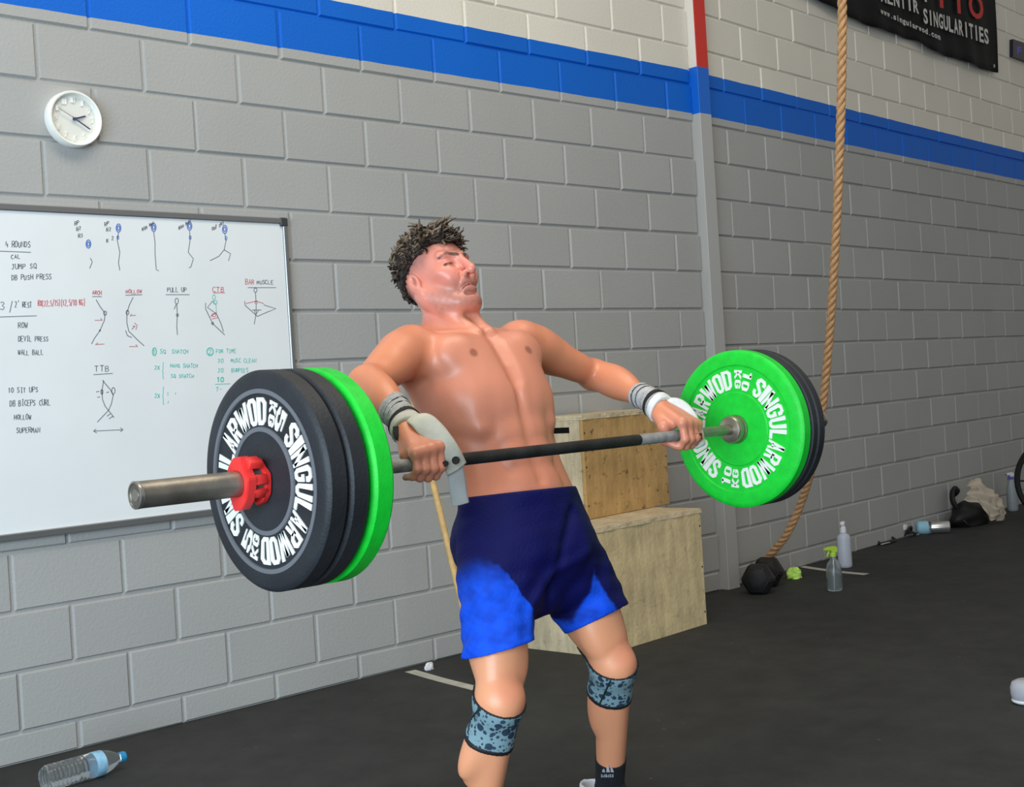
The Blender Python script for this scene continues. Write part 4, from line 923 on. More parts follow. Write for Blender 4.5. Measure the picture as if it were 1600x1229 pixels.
# trunk
B.ell(tp(0, .03, -.005), tA(.0), (.146, .125, .104), .03)
B.ell(tp(0, .36, .0), tA(.3), (.134, .19, .092), .06)
B.ell(tp(0, .70, -.004), tA(.75), (.160, .175, .118), .06)
B.ell(tp(0, .90, -.012), tA(1), (.165, .085, .088), .05)
for s in (-1, 1):
    B.ell(tp(.122*s, .66, -.028), tA(.8), (.056, .15, .082), .04)           # latissimus
    B.rc(tp(.100*s, .46, .0), tp(.122*s, .10, .0), .030, .040, .06)         # oblique
    B.ell(tp(.082*s, -.10, -.065), tA(0), (.09, .095, .085), .04)           # glute
    B.rc(tp(.03*s, 1.12, -.035), tp(.15*s, 1.0, -.015), .042, .038, .04)    # trapezius
    A = tA(.95); c, sn = math.cos(.35*s), math.sin(.35*s); A2 = np.stack([A[0]*c+A[1]*sn, A[1]*c-A[0]*sn, A[2]])
    B.ell(tp(.080*s, .85, .082), A2, (.088, .060, .038), .024)             # pectoral
    B.rc(tp(.10*s, .90, .07), tp(.165*s, .98, .03), .034, .036, .03)        # pectoral to shoulder
    B.rc(tp(.018*s, .975, .088), tp(.155*s, 1.045, .022), .0105, .0105, .018) # collar bone
    for k, (u, r) in enumerate(((.56, .030), (.44, .032), (.32, .032), (.17, .040))):
        B.ell(tp(.036*s, u, .074), tA(.4), (.034, r, .021), .024)           # abdominals
    for k in range(3): B.rc(tp(.112*s, .62-.07*k, .064), tp(.140*s, .68-.07*k, .02), .014, .012, .03)  # serratus
    B.ell(tp(.062*s, .66, .045), tA(.7), (.088, .085, .070), .05)            # lower rib cage, lifted
B.rc(tp(0, .99, .105), tp(0, .70, .130), .006, .008, .03, -1)              # breastbone groove
B.rc(tp(0, .74, .126), tp(0, .20, .108), .003, .005, .024, -1)              # midline of the belly
B.sph(tp(0, .29, .108), .008, .012, -1)                                     # navel
B.sph(tp(0, 1.0, .088), .012, .02, -1)                                      # notch of the throat
# arms
def arm(sh, el, wr, side):
    d = nrm(el-sh); e = nrm(wr-el); hinge = nrm(np.cross(d, e)); bi = nrm(np.cross(hinge, d))       # bi: towards the inner bend
    if bi @ (e) < 0: bi = -bi
    A = np.stack([nrm(np.cross(d, bi)), d, bi])
    B.ell(sh+d*.030+V3(0, 0, .004), A, (.054, .082, .056), .035)            # deltoid
    B.rc(sh-d*.02, sh+d*.10, .054, .046, .03)
    B.rc(sh+d*.05, el, .046, .037, .03)
    L = np.linalg.norm(el-sh)
    B.ell(sh+d*L*.58+bi*.014, A, (.036, .085, .035), .02)                   # biceps
    B.ell(sh+d*L*.52-bi*.017, A, (.038, .10, .032), .02)                    # triceps
    B.sph(el-bi*.008, .036, .02)
    L2 = np.linalg.norm(wr-el); A3 = np.stack([nrm(np.cross(e, bi)), e, nrm(np.cross(e, np.cross(bi, e)))])
    B.rc(el, wr, .039, .0265, .025, flat=(A3[0], .98))
    B.ell(el+e*L2*.30+hinge*side*.012, np.stack([hinge, e, np.cross(hinge, e)]), (.040, .085, .036), .02)  # brachioradialis
    B.ell(el+e*L2*.36-bi*.010, A3, (.034, .08, .030), .02)
arm(R_SH, R_EL, R_WR, 1); arm(L_SH, L_EL, L_WR, -1)
for sh, s in ((R_SH, -1), (L_SH, 1)):                                       # armpit fold, front and back
    B.rc(tp(.135*s, .84, .055), sh+V3(0, -.02, -.035), .03, .03, .03)
    B.rc(tp(.14*s, .72, -.04), sh+V3(0, .02, -.04), .035, .03, .03)
# hands on the bar (bar radius .014 at y=BY, z=BZ)
def hand(wr, side, xs):
    # xs: x of index..little finger on the bar
    kn = [V3(x, BY-.022-.004*(1-abs(i-1.2)/2), BZ+.034-.003*i) for i, x in enumerate(xs)]
    up = nrm(wr-V3(np.mean(xs), BY, BZ))
    for i, (x, k) in enumerate(zip(xs, kn)):
        base = wr+V3((x-np.mean(xs))*.55, 0, 0)-up*.006
        B.rc(base, k, .0155, .0125, .014)
        r = (.0098, .0102, .0098, .0084)[i]; ln = (1.0, 1.06, 1.0, .86)[i]
        pip = V3(x+side*.001, BY-.030*ln**.5, BZ-.010*ln); dip = V3(x+side*.002, BY-.012, BZ-.0285*ln); tip = V3(x+side*.003, BY+.012, BZ-.026)
        B.chain([k, pip, dip, tip], [r*1.12, r*1.02, r*.92, r*.82], .006)
        B.sph(k, .0122, .010)
    inn = -side                                                              # thumb side points to the body's middle line
    x0 = xs[0]
    t0 = wr+V3(-side*.014, .004, -.012); t1 = V3(x0-side*.024, BY+.018, BZ+.026); t2 = V3(x0-side*.020, BY+.022, BZ-.012); t3 = V3(x0-side*.006, BY-.004, BZ-.026)
    B.chain([t0, t1, t2, t3], [.0165, .0145, .0112, .0092], .012)
    B.rc(t0, V3(x0, BY+.010, BZ+.03), .017, .014, .014)                     # thumb pad
    B.rc(wr+V3(side*.012, .004, -.01), V3(xs[3], BY+.012, BZ+.022), .016, .013, .014)   # heel of the hand
R_X = [-.162, -.184, -.206, -.226]; L_X = [.668, .690, .712, .732]
hand(R_WR, -1, R_X); hand(L_WR, 1, L_X)
# legs
def leg(hip, kn, an, side):
    d = nrm(kn-hip); L = np.linalg.norm(kn-hip); e = nrm(an-kn); L2 = np.linalg.norm(an-kn)
    fr = nrm(V3(0, -1, 0)-d*(V3(0, -1, 0)@d)); lt = nrm(np.cross(d, fr)); lt = lt if lt[0] > 0 else -lt; o = lt*side          # o: outer side
    A = np.stack([lt, d, fr])
    B.rc(hip, kn, .078, .050, .04)
    B.ell(hip+d*L*.48+fr*.024, A, (.054, .150, .046), .03)                  # rectus femoris
    B.ell(hip+d*L*.60+o*.034+fr*.008, A, (.040, .130, .048), .03)           # vastus lateralis
    B.ell(hip+d*L*.76-o*.034+fr*.016, A, (.032, .064, .034), .022)          # teardrop
    B.ell(hip+d*L*.50-fr*.036, A, (.058, .14, .044), .03)                   # hamstring
    B.ell(hip+d*L*.30-o*.03, A, (.052, .13, .06), .03)
    f2 = nrm(V3(0, -1, 0)-e*(V3(0, -1, 0)@e))
    B.ell(kn+f2*.030, np.stack([lt, e, f2]), (.030, .034, .024), .02)       # kneecap
    B.rc(kn+f2*.022, kn+e*.09+f2*.020, .020, .014, .02)
    B.sph(kn, .052, .02)
    B.rc(kn, an, .048, .036, .025)
    A3 = np.stack([lt, e, f2])
    B.ell(kn+e*L2*.30-f2*.026-o*.010, A3, (.036, .105, .036), .03)          # calf, two heads
    B.ell(kn+e*L2*.28-f2*.022+o*.016, A3, (.034, .095, .034), .03)
    B.rc(kn+e*L2*.12+f2*.022, kn+e*L2*.9+f2*.014, .018, .012, .02)          # shin
    B.sph(an+o*.022, .016, .015); B.sph(an-o*.024+V3(0, 0, .006), .016, .015)
    toe = nrm(V3(side*.32, -1, 0)); fl = V3(an[0], an[1], .032)
    B.rc(fl-toe*.03, fl+toe*.04, .024, .018, .02)
leg(R_HIP, R_KN, R_AN, -1); leg(L_HIP, L_KN, L_AN, 1)
# neck and head
HC = V3(.254, -1.735, 1.440)                        # between the ears
YAW, PIT, TLT = .06, .40, .0
HF = nrm(V3(math.sin(YAW)*math.cos(PIT), -math.cos(YAW)*math.cos(PIT), math.sin(PIT)))
HL = nrm(np.cross(V3(0, 0, 1), -HF)); HL = HL if HL[0] > 0 else -HL
HL = nrm(HL*math.cos(TLT)+V3(0, 0, 1)*math.sin(TLT)); HL = nrm(HL-HF*(HL@HF)); HU = np.cross(HF, HL); HU = HU if HU[2] > 0 else -HU
HA = np.stack([HL, HU, HF])
def hp(l, u, f): return HC+HL*l+HU*u+HF*f
B.rc(tp(0, .99, -.022), hp(0, -.045, -.022), .058, .056, .035)
B.rc(tp(0, 1.03, .02), hp(0, -.075, .02), .040, .036, .03)                  # throat
for s in (-1, 1): B.rc(hp(.062*s, -.035, -.022), tp(.016*s, .985, .086), .0165, .0125, .018)   # neck muscle
B.sph(tp(0, 1.17, .075), .012, .02)                                         # adam's apple
N_BODY = len(B.P)
B.ell(hp(0, .034, -.014), HA, (.0745, .083, .097), .03)
B.ell(hp(0, -.016, .036), HA, (.058, .084, .058), .03)
for s in (-1, 1):
    B.rc(hp(.056*s, -.052, -.004), hp(.028*s, -.098, .060), .022, .019, .03)      # jaw
    B.ell(hp(.044*s, -.014, .058), HA, (.024, .016, .022), .022)                  # cheekbone
    B.rc(hp(.047*s, .030, .070), hp(.012*s, .022, .088), .0105, .0115, .010)        # brow, drawn down
    B.sph(hp(.031*s, .005, .098), .0185, .012, -1)                                # socket
    B.ell(hp(.032*s, .002, .0765), HA, (.0185, .0105, .0115), .008)               # lids
    B.rc(hp(.046*s, -.001, .082), hp(.018*s, .0005, .090), .0016, .0016, .005, -1)# closed eye
    B.rc(hp(.050*s, -.008, .080), hp(.020*s, -.012, .090), .0012, .0012, .006, -1)
    B.sph(hp(.0155*s, -.036, .101), .0092, .006)                                  # nostril wing
    B.ell(hp(.033*s, -.034, .074), HA, (.019, .018, .014), .024)                  # raised cheek
    B.rc(hp(.020*s, -.028, .101), hp(.036*s, -.074, .080), .0030, .0036, .008, -1)# smile fold
    E0 = np.stack([nrm(HL*.35*s+HF*.10+HL*.8*s), nrm(HU*.98-HF*.2), nrm(HF)]); E0[0] = nrm(E0[0]-E0[1]*(E0[0]@E0[1])); E0[2] = np.cross(E0[0], E0[1])
    B.ell(hp(.079*s, -.006, -.015), E0, (.0095, .0305, .0185), .005)                # ear
    B.ell(hp(.091*s, -.002, -.009), E0, (.0095, .0190, .0100), .003, -1)
    B.ell(hp(.077*s, -.036, -.004), E0, (.0070, .011, .010), .006)                # lobe
    B.rc(hp(.006*s, .026, .096), hp(.007*s, .014, .096), .0013, .0013, .005, -1)  # frown
B.ell(hp(0, -.099, .072), HA, (.027, .020, .022), .022)                                              # chin
B.rc(hp(0, .020, .090), hp(0, -.027, .116), .0085, .0115, .009)                   # nose
B.sph(hp(0, -.032, .116), .0112, .006)
for s in (-1, 1): B.sph(hp(.006*s, -.041, .107), .0038, .004, -1)
B.ell(hp(0, -.054, .087), HA, (.025, .0105, .012), .016)                          # upper lip
B.ell(hp(0, -.073, .086), HA, (.023, .0095, .0125), .010)                         # lower lip pushed up
B.chain([hp(-.029, -.073, .080), hp(-.016, -.0645, .0955), hp(0, -.0625, .1005), hp(.016, -.0645, .0955), hp(.029, -.073, .080)], [.0028, .0024, .0020, .0024, .0028], .005, -1)
B.rc(hp(-.016, -.087, .089), hp(.016, -.087, .089), .0035, .0035, .010, -1)

t_ = __import__('time').time()
GH = .0036; GLO = V3(-.30, -2.27, -.004); GHI = V3(.80, -1.58, 1.60)
DB = B.grid(GLO, GHI, GH)
def bodyd(P):                                      # the sampled field again, between grid points
    g = np.clip((P-GLO)/GH, 0, np.array(DB.shape)-1.001); i = g.astype(int); f = g-i; o = 0
    for a in (0, 1):
        for b in (0, 1):
            for c in (0, 1): o = o+DB[i[:,0]+a, i[:,1]+b, i[:,2]+c]*np.abs(1-a-f[:,0])*np.abs(1-b-f[:,1])*np.abs(1-c-f[:,2])
    return o
BV, BF = surface_nets(DB, GLO, GH)
for _ in range(2): BV = BV-(B.eval(BV)*.9)[:, None]*grad(B.eval, BV)
# finer head and hands: split those faces and pull the new points on to the surface
def refine(V, F, mask):
    bm = NB(); me = bpy.data.meshes.new('t'); me.from_pydata(V.tolist(), [], F.tolist()); bm.from_mesh(me); bpy.data.meshes.remove(me)
    bm.verts.ensure_lookup_table(); es = [e for e in bm.edges if mask[e.verts[0].index] and mask[e.verts[1].index]]
    bmesh.ops.subdivide_edges(bm, edges=es, cuts=1, use_grid_fill=True); bmesh.ops.triangulate(bm, faces=bm.faces[:])
    V2 = np.array([v.co for v in bm.verts]); bm.verts.index_update(); F2 = np.array([[v.index for v in f.verts] for f in bm.faces]); bm.free()
    return V2, F2
hl = lambda P: (P-HC) @ HA.T
q = hl(BV); headm = (q[:, 1] > -.13) & (q[:, 1] < .06) & (q[:, 2] > -.06) & (np.abs(q[:, 0]) < .12) & (BV[:, 2] > 1.32)
BV, BF = refine(BV, BF, headm)
q = hl(BV); hm = (q[:, 1] > -.14) & (q[:, 1] < .07) & (q[:, 2] > -.07) & (BV[:, 2] > 1.31)
for _ in range(3): BV[hm] -= (B.eval(BV[hm])*.8)[:, None]*grad(B.eval, BV[hm], .0004)

def smooth(a, lo, hi): t = np.clip((a-lo)/(hi-lo), 0, 1); return t*t*(3-2*t)
def vnoise(P, f, seed=0):                          # cheap smooth noise
    r = np.random.RandomState(seed); o = np.zeros(len(P))
    for k in range(6):
        d = r.normal(size=3); d /= np.linalg.norm(d); o += np.sin(P@d*f*(1+.35*k)+r.uniform(0, 6.3))
    return o/6
def blend(c, w, rgb): return c*(1-w[:, None])+np.array(lin(rgb))[None]*w[:, None]
def dseg(P, a, b):
    ab = b-a; t = np.clip(((P-a)@ab)/(ab@ab), 0, 1); return np.linalg.norm(P-a-t[:, None]*ab, axis=1)
c = np.tile(np.array(lin(SKIN)), (len(BV), 1)); P = BV
c *= (1+.05*vnoise(P, 30, 1)+.04*vnoise(P, 90, 2))[:, None]
q = hl(P); on = (P[:, 2] > 1.30)
tr = np.minimum(np.minimum(dseg(P, R_SH, R_EL), dseg(P, R_EL, R_WR)), np.minimum(dseg(P, L_SH, L_EL), dseg(P, L_EL, L_WR)))
c = blend(c, .55*smooth(.10-tr, .0, .06), SKIN_ARM)                                  # tanned arms
c = blend(c, .9*smooth(.85-P[:, 2], 0, .2), SKIN_LEG)
face = smooth(q[:, 1], -.16, -.08)*on
c = blend(c, .75*face, SKIN_FACE)
c = blend(c, .35*on*smooth(.05-np.linalg.norm((q-[-.045, -.02, .06])/[1, 1, 1.3], axis=1), 0, .04), (222,128,112))
c = blend(c, .35*on*smooth(.03-np.linalg.norm(q-[0, -.028, .108], axis=1), 0, .02), (222,124,106))
beard = smooth(-.035-q[:, 1]+.25*np.maximum(0, .03-q[:, 2]), 0, .035)*smooth(q[:, 1], -.128, -.10)*smooth(q[:, 2], -.005, .02)*on
lipd = np.linalg.norm((q-[0, -.064, .094])/[1.6, 1, 1.4], axis=1)
beard = beard*(.55+.45*smooth(np.abs(q[:, 0]), .0, .02))
c = blend(c, .50*beard*(.8+.4*vnoise(P, 190, 3)), (128,98,86))
c = blend(c, .6*on*smooth(.016-lipd, 0, .008), (196,116,106))
for s in (-1, 1):
    br = dseg(q, V3(.052*s, .024, .072), V3(.034*s, .031, .086)); br = np.minimum(br, dseg(q, V3(.034*s, .031, .086), V3(.010*s, .021, .098)))
    c = blend(c, .85*on*smooth(.0064-br, 0, .0034), (66,44,38))
    ey = dseg(q, V3(.050*s, -.002, .080), V3(.017*s, .0005, .093)); c = blend(c, .9*on*smooth(.0050-ey, 0, .002), (74,42,38))
    c = blend(c, .40*on*smooth(.018-np.linalg.norm(q-[.032*s, .002, .086], axis=1), 0, .010), (176,104,92))  # shade around the squeezed lids, put into the skin colour
mo = np.minimum(dseg(q, V3(-.029, -.073, .082), V3(0, -.0625, .1005)), dseg(q, V3(.029, -.073, .082), V3(0, -.0625, .1005)))
c = blend(c, .85*on*smooth(.0036-mo, 0, .0016), (104,50,46))
for s in (-1, 1): fo = dseg(q, V3(.020*s, -.028, .099), V3(.036*s, -.074, .078)); c = blend(c, .55*on*smooth(.0030-fo, 0, .002), (140,74,64))  # crease shade along the smile fold, painted into the skin
fade = smooth(q[:, 1]+.55*np.minimum(0, q[:, 2]+.02), .0, .045)*smooth(.052-q[:, 2], 0, .03)*smooth(np.abs(q[:, 0]), .03, .05)*on
c = blend(c, .62*fade*(.85+.3*vnoise(P, 190, 5)), (112,88,92))                       # cropped hair at the temple
back = smooth(-.045-q[:, 2], 0, .03)*smooth(q[:, 1], -.10, -.06)*on; c = blend(c, .7*back, (96,76,74))
for s in (-1, 1):
    n0 = tp(.090*s, .842, .112); dd = np.linalg.norm(P-n0, axis=1); c = blend(c, .9*smooth(.017-dd, 0, .006), (158,92,74)); c = blend(c, .6*smooth(.006-dd, 0, .004), (128,70,58))
nv = np.linalg.norm(P-tp(0, .29, .112), axis=1); c = blend(c, .5*smooth(.012-nv, 0, .01), (140,84,66))
knk = np.minimum(np.linalg.norm(P-R_KN-V3(0,-.04,.03), axis=1), np.linalg.norm(P-L_KN-V3(0,-.04,.03), axis=1)); c = blend(c, .4*smooth(.06-knk, 0, .04), (206,118,96))
for k in R_X+L_X: c = blend(c, .35*smooth(.02-np.linalg.norm(P-V3(k, BY-.026, BZ+.02), axis=1), 0, .015), (212,124,104))
for s in (-1, 1): c = blend(c, .55*on*smooth(.0105-np.linalg.norm((q-[.084*s, -.002, -.009])/[.9, 1.5, .9], axis=1), 0, .006), (150,78,68))  # shade in the hollow of the ear, painted as darker skin
c = np.clip(c, 0, 1)
def skin_mat():
    m = bpy.data.materials.new('skin'); m.use_nodes = True; nt = m.node_tree; b = nt.nodes['Principled BSDF']
    a = nt.nodes.new('ShaderNodeAttribute'); a.attribute_name = 'Col'; nt.links.new(a.outputs['Color'], b.inputs['Base Color'])
    b.inputs['Roughness'].default_value = .41; b.inputs['Specular IOR Level'].default_value = .55; b.inputs['Subsurface Weight'].default_value = .12; b.inputs['Subsurface Radius'].default_value = (.012, .005, .003); b.inputs['Subsurface Scale'].default_value = .6
    b.inputs['Coat Weight'].default_value = .04; b.inputs['Coat Roughness'].default_value = .3
    tc = nt.nodes.new('ShaderNodeTexCoord'); n = nt.nodes.new('ShaderNodeTexNoise'); n.inputs['Scale'].default_value = 140; n.inputs['Detail'].default_value = 5; nt.links.new(tc.outputs['Object'], n.inputs['Vector'])
    bp = nt.nodes.new('ShaderNodeBump'); bp.inputs['Strength'].default_value = .14; bp.inputs['Distance'].default_value = .003; nt.links.new(n.outputs['Fac'], bp.inputs['Height']); nt.links.new(bp.outputs[0], b.inputs['Normal'])
    return m
PER = thing('person', 'shirtless man leaning back while pulling a loaded barbell, blue shorts and knee sleeves', 'person', (HIP0[0], HIP0[1], 0))
PO = Vector((HIP0[0], HIP0[1], 0))
def pobj(name, V, F, m, col=None, parent=None):
    o = obj(name, mesh_np(name, V-np.array(PO) if parent is None else V-np.array(PO), F, m, col), None, parent or PER); return o
pobj('body', BV, BF, skin_mat(), c)

# ---- garments: shells taken from the body's own distance field
def shell(extra, h, lo, hi, pad_out, pad_in, clip, proj=0):
    """Surface of {body+pad_in .. body+pad_out} cut by clip(P) < 0."""
    lo, hi = np.asarray(lo, float), np.asarray(hi, float); n = np.ceil((hi-lo)/h).astype(int)+1
    g = np.stack(np.meshgrid(*[lo[i]+h*np.arange(n[i]) for i in range(3)], indexing='ij'), -1).reshape(-1, 3)
    d = extra(g); D = np.maximum(np.maximum(d-pad_out(g) if callable(pad_out) else d-pad_out, (pad_in-d)), clip(g)).reshape(n).astype(np.float32)
    return surface_nets(D, lo, h)
def relax(V, F, it=2, w=.5):
    for _ in range(it):
        s = np.zeros_like(V); k = np.zeros(len(V))
        for a in range(4):
            b = (a+1) % 4; np.add.at(s, F[:, a], V[F[:, b]]); np.add.at(s, F[:, b], V[F[:, a]]); np.add.at(k, F[:, a], 1); np.add.at(k, F[:, b], 1)
        V = V*(1-w)+w*s/np.maximum(k, 1)[:, None]
    return V
def cuff(name, m, p0, p1, rad, out, parent=PER, inn=-.0015, h=.0028, fn=None, tilt=None, field=None):   # a sleeve round a limb between two planes
    p0, p1 = np.asarray(p0, float), np.asarray(p1, float); ax = nrm(p1-p0); lo = np.minimum(p0, p1)-rad; hi = np.maximum(p0, p1)+rad
    n0 = ax if tilt is None else nrm(ax+tilt); 
    def clip(P):
        a = (P-p0)@n0; b = (P-p1)@n0; t = np.clip((P-p0)@ax, 0, np.linalg.norm(p1-p0)); r = np.linalg.norm(P-p0-t[:, None]*ax, axis=1)
        return np.maximum(np.maximum(-a, b), r-rad)
    V, F = shell(field or B.eval, h, lo, hi, (lambda P: out+fn(P)) if fn else out, inn, clip); V = relax(V, F, 1, .4)
    return obj(name, mesh_np(name, V-np.array(PO), F, m), None, parent)
# shorts: loose tubes over hips and thighs
SH = Field()
SH.ell(tp(0, .03, -.005), tA(0), (.156, .165, .118), .03)
SH.rc(tp(-.03, .14, .0), tp(.03, .14, .0), .112, .112, .04)
for hip, kn, o, t1, r1 in ((R_HIP, R_KN, -1, .70, .084), (L_HIP, L_KN, 1, .70, .088)):
    d = kn-hip; SH.rc(hip+V3(.004*o, 0, .02), hip+d*t1+V3(.012*o+.006, -.006, 0), .098, r1, .035); SH.rc(hip+d*t1+V3(.012*o+.006, -.006, 0), hip+d*(t1+.3)+V3(.012*o+.006, -.006, 0), r1, r1, .01)
SH.rc(tp(-.06, -.16, .02), tp(.06, -.16, .02), .088, .088, .05)
SH.rc(R_HIP+(R_KN-R_HIP)*.36+V3(.03, 0, 0), L_HIP+(L_KN-L_HIP)*.32-V3(.03, 0, 0), .080, .080, .045)
HA0, HA1, HB0, HB1 = (np.array(at_y(x, y, yy)) for x, y, yy in ((747, 1024, -2.043), (838, 997, -2.105), (886, 990, -2.017), (985, 942, -2.115)))
HNR, HNL = nrm(np.cross(HA1-HA0, V3(-.69, -.72, .10))), nrm(np.cross(HB1-HB0, V3(-.69, -.72, .16)))
HNR, HNL = HNR*np.sign(HNR[2]), HNL*np.sign(HNL[2])
FOLD = [np.array(at_y(x, y, -2.10)) for x, y in ((905, 862), (868, 886), (843, 912), (822, 952), (812, 990))]
FOLD2 = [np.array(at_y(x, y, -2.10)) for x, y in ((895, 800), (872, 850), (862, 900), (866, 950))]
FOLD3 = [np.array(at_y(x, y, -2.08)) for x, y in ((735, 800), (752, 850), (762, 930))]
def shorts_d(P):
    d = np.minimum(SH.eval(P), bodyd(P)-.007)
    w = .0022*np.sin(P[:, 2]*46+P[:, 0]*40+2*np.sin(P[:, 1]*22))+.0016*np.sin(P[:, 0]*80-P[:, 2]*48+1.3)+.0012*np.sin(P[:, 2]*120+P[:, 1]*70)
    d = d+w*(.35+.65*smooth(.78-P[:, 2], 0, .1))
    for L_, a, r in ((FOLD, .015, .015), (FOLD2, -.012, .016), (FOLD3, .006, .014)):
        e = np.min([dseg(P*[1, .35, 1], L_[i]*[1, .35, 1], L_[i+1]*[1, .35, 1]) for i in range(len(L_)-1)], axis=0); d = d-a*np.exp(-(e/r)**2)
    return d
def hem_d(P):
    hr = (HA0-P)@HNR; hlft = (HB0-P)@HNL; m = smooth(P[:, 0]-.262-.10*(.66-P[:, 2]), -.03, .03); return hr*(1-m)+hlft*m
def lattice(lo, hi, h):
    n = np.ceil((hi-lo)/h).astype(int)+1; return n, np.stack(np.meshgrid(*[lo[i]+h*np.arange(n[i]) for i in range(3)], indexing='ij'), -1).reshape(-1, 3)
_lo, _hi, _h = V3(-.03, -2.27, .46), V3(.62, -1.78, .93), .0036
_n, _g = lattice(_lo, _hi, _h); _d = shorts_d(_g); _e = hem_d(_g); wb = (_g-tp(0, .155, 0))@nrm(UPP+.02*LFP)
_D = np.maximum(np.maximum(_d, np.maximum(wb, _e)), -np.maximum(_d+.008, -_e-.045))
V, F = surface_nets(_D.reshape(_n).astype(np.float32), _lo, _h); V = relax(V, F, 2, .5)
# sweat-darkened cloth: the front and middle are wet navy, the outer right leg and the left hem stay dry and bright
ra = hip_r = R_HIP; P = V
tt = (P-R_HIP)@nrm(R_KN-R_HIP); side_r = (P-R_HIP)@LFP
edge = .012*vnoise(P, 55, 7)+.006*vnoise(P, 160, 8)
dry_r = smooth(.012+.60*(tt-.20)-(side_r+.035)*1.0+edge, -.002, .004)*(P[:, 0] < .275)*smooth(tt+edge, .06, .16)
tl = (P-L_HIP)@nrm(L_KN-L_HIP); sl = (P-L_HIP)@LFP
dry_l = smooth((tl-.12)*.40-np.abs(sl-.022)+edge*.6, -.003, .010)*(P[:, 0] > .275)
dry = np.clip(dry_r+dry_l, 0, 1); cs = np.tile(np.array(lin(NAVY)), (len(P), 1)); cs = blend(cs, dry*np.clip(.88+.35*vnoise(P, 70, 9)+.2*vnoise(P, 150, 10), .55, 1), ROYAL)
def attr_mat(name, rough, bump, bscale, spec=.3, sheen=0):
    m = mat(name, (128,128,128), rough, spec=spec, bump=bump, bscale=bscale); nt = m.node_tree; a = nt.nodes.new('ShaderNodeAttribute'); a.attribute_name = 'Col'; nt.links.new(a.outputs['Color'], nt.nodes['Principled BSDF'].inputs['Base Color']); nt.nodes['Principled BSDF'].inputs['Sheen Weight'].default_value = sheen; return m
shorts = pobj('shorts', V, F, attr_mat('shorts_cloth', .7, .25, 160, .25), cs); shorts['label'] = 'royal blue training shorts darkened by sweat'
def on_surface(px, py, out):
    r = pxray(px, py); r = r/np.linalg.norm(r); t = 2.8
    for _ in range(150):
        p = CAM+r*t; s = float(B.eval(p[None])[0])-out; t += min(.02, max(-.01, .9*s))
        if abs(s) < .0002: break
        if t > 4.2: break
    return CAM+r*t
# knee sleeves: spotted neoprene with black trims
def spotted():
    m = bpy.data.materials.new('spotted_neoprene'); m.use_nodes = True; nt = m.node_tree; b = nt.nodes['Principled BSDF']; tc = nt.nodes.new('ShaderNodeTexCoord')
    prev = None
    for sc, th, c in ((50, .40, (38,58,78)), (95, .36, (44,68,88))):
        n = nt.nodes.new('ShaderNodeTexNoise'); n.inputs['Scale'].default_value = 40; nt.links.new(tc.outputs['Object'], n.inputs['Vector'])
        ad = nt.nodes.new('ShaderNodeVectorMath'); ad.operation = 'MULTIPLY_ADD'; ad.inputs[1].default_value = (.006, .006, .006); nt.links.new(n.outputs['Color'], ad.inputs[0]); nt.links.new(tc.outputs['Object'], ad.inputs[2])
        v = nt.nodes.new('ShaderNodeTexVoronoi'); v.inputs['Scale'].default_value = sc; v.inputs['Randomness'].default_value = .9; nt.links.new(ad.outputs[0], v.inputs['Vector'])
        sz = nt.nodes.new('ShaderNodeSeparateColor'); nt.links.new(v.outputs['Color'], sz.inputs[0])
        ml = nt.nodes.new('ShaderNodeMath'); ml.operation = 'MULTIPLY'; ml.inputs[1].default_value = th*1.55; nt.links.new(sz.outputs[0], ml.inputs[0])
        lt = nt.nodes.new('ShaderNodeMath'); lt.operation = 'LESS_THAN'; nt.links.new(v.outputs['Distance'], lt.inputs[0]); nt.links.new(ml.outputs[0], lt.inputs[1])
        mx = nt.nodes.new('ShaderNodeMix'); mx.data_type = 'RGBA'; nt.links.new(lt.outputs[0], mx.inputs['Factor']); mx.inputs['B'].default_value = (*lin(c), 1)
        if prev is None: mx.inputs['A'].default_value = (*lin(SLEEVE), 1)
        else: nt.links.new(prev, mx.inputs['A'])
        prev = mx.outputs['Result']
    nt.links.new(prev, b.inputs['Base Color']); b.inputs['Roughness'].default_value = .7; return m
M_SPOT = spotted(); M_TRIM = mat('black_trim', (24,26,32), .6)
M_SEAM = mat('seam_dark', (18,44,48), .6)
SEAMPX = {-1: ((764, 1090), (734, 1124)), 1: ((957, 1056), (934, 1106))}
for kn, an, hip, sx, off in ((R_KN, R_AN, R_HIP, -1, -.008), (L_KN, L_AN, L_HIP, 1, .0)):
    e = nrm(an-kn); u = nrm(hip-kn)
    p0, p1 = kn+u*(.012+off)+V3(0, 0, 0), kn+e*(.108-off*.3)
    til = V3(.0, .18, 0)
    k = cuff('knee_sleeve', M_SPOT, p0, p1, .095, .0045, tilt=til); ax = nrm(p1-p0)
    cuff('trim', M_TRIM, p1-ax*.010, p1+ax*.002, .095, .0058, k, tilt=til)
    cuff('trim', M_TRIM, p0-ax*.001, p0+ax*.003, .095, .0052, k, tilt=til)
    # diagonal seam
    s0, s1 = SEAMPX[sx]; s0, s1 = on_surface(*s0, .005), on_surface(*s1, .005); c0 = (s0+s1)/2; n = nrm(np.cross(s1-s0, c0-CAM))
    def clip(P, n=n, c0=c0, p0=p0, p1=p1, ax=ax):
        n0 = nrm(ax+V3(.0, .18, 0)); return np.maximum(np.maximum(np.abs((P-c0)@n)-.0024, np.linalg.norm(P-c0, axis=1)-np.linalg.norm(s1-s0)*.56), np.maximum(-(P-p0)@n0, (P-p1)@n0))
    lo, hi = np.minimum(p0, p1)-.1, np.maximum(p0, p1)+.1
    V, F = shell(B.eval, .0022, lo, hi, .0062, .002, clip); o = obj('seam', mesh_np('seam', V-np.array(PO), F, M_SEAM), None, k)
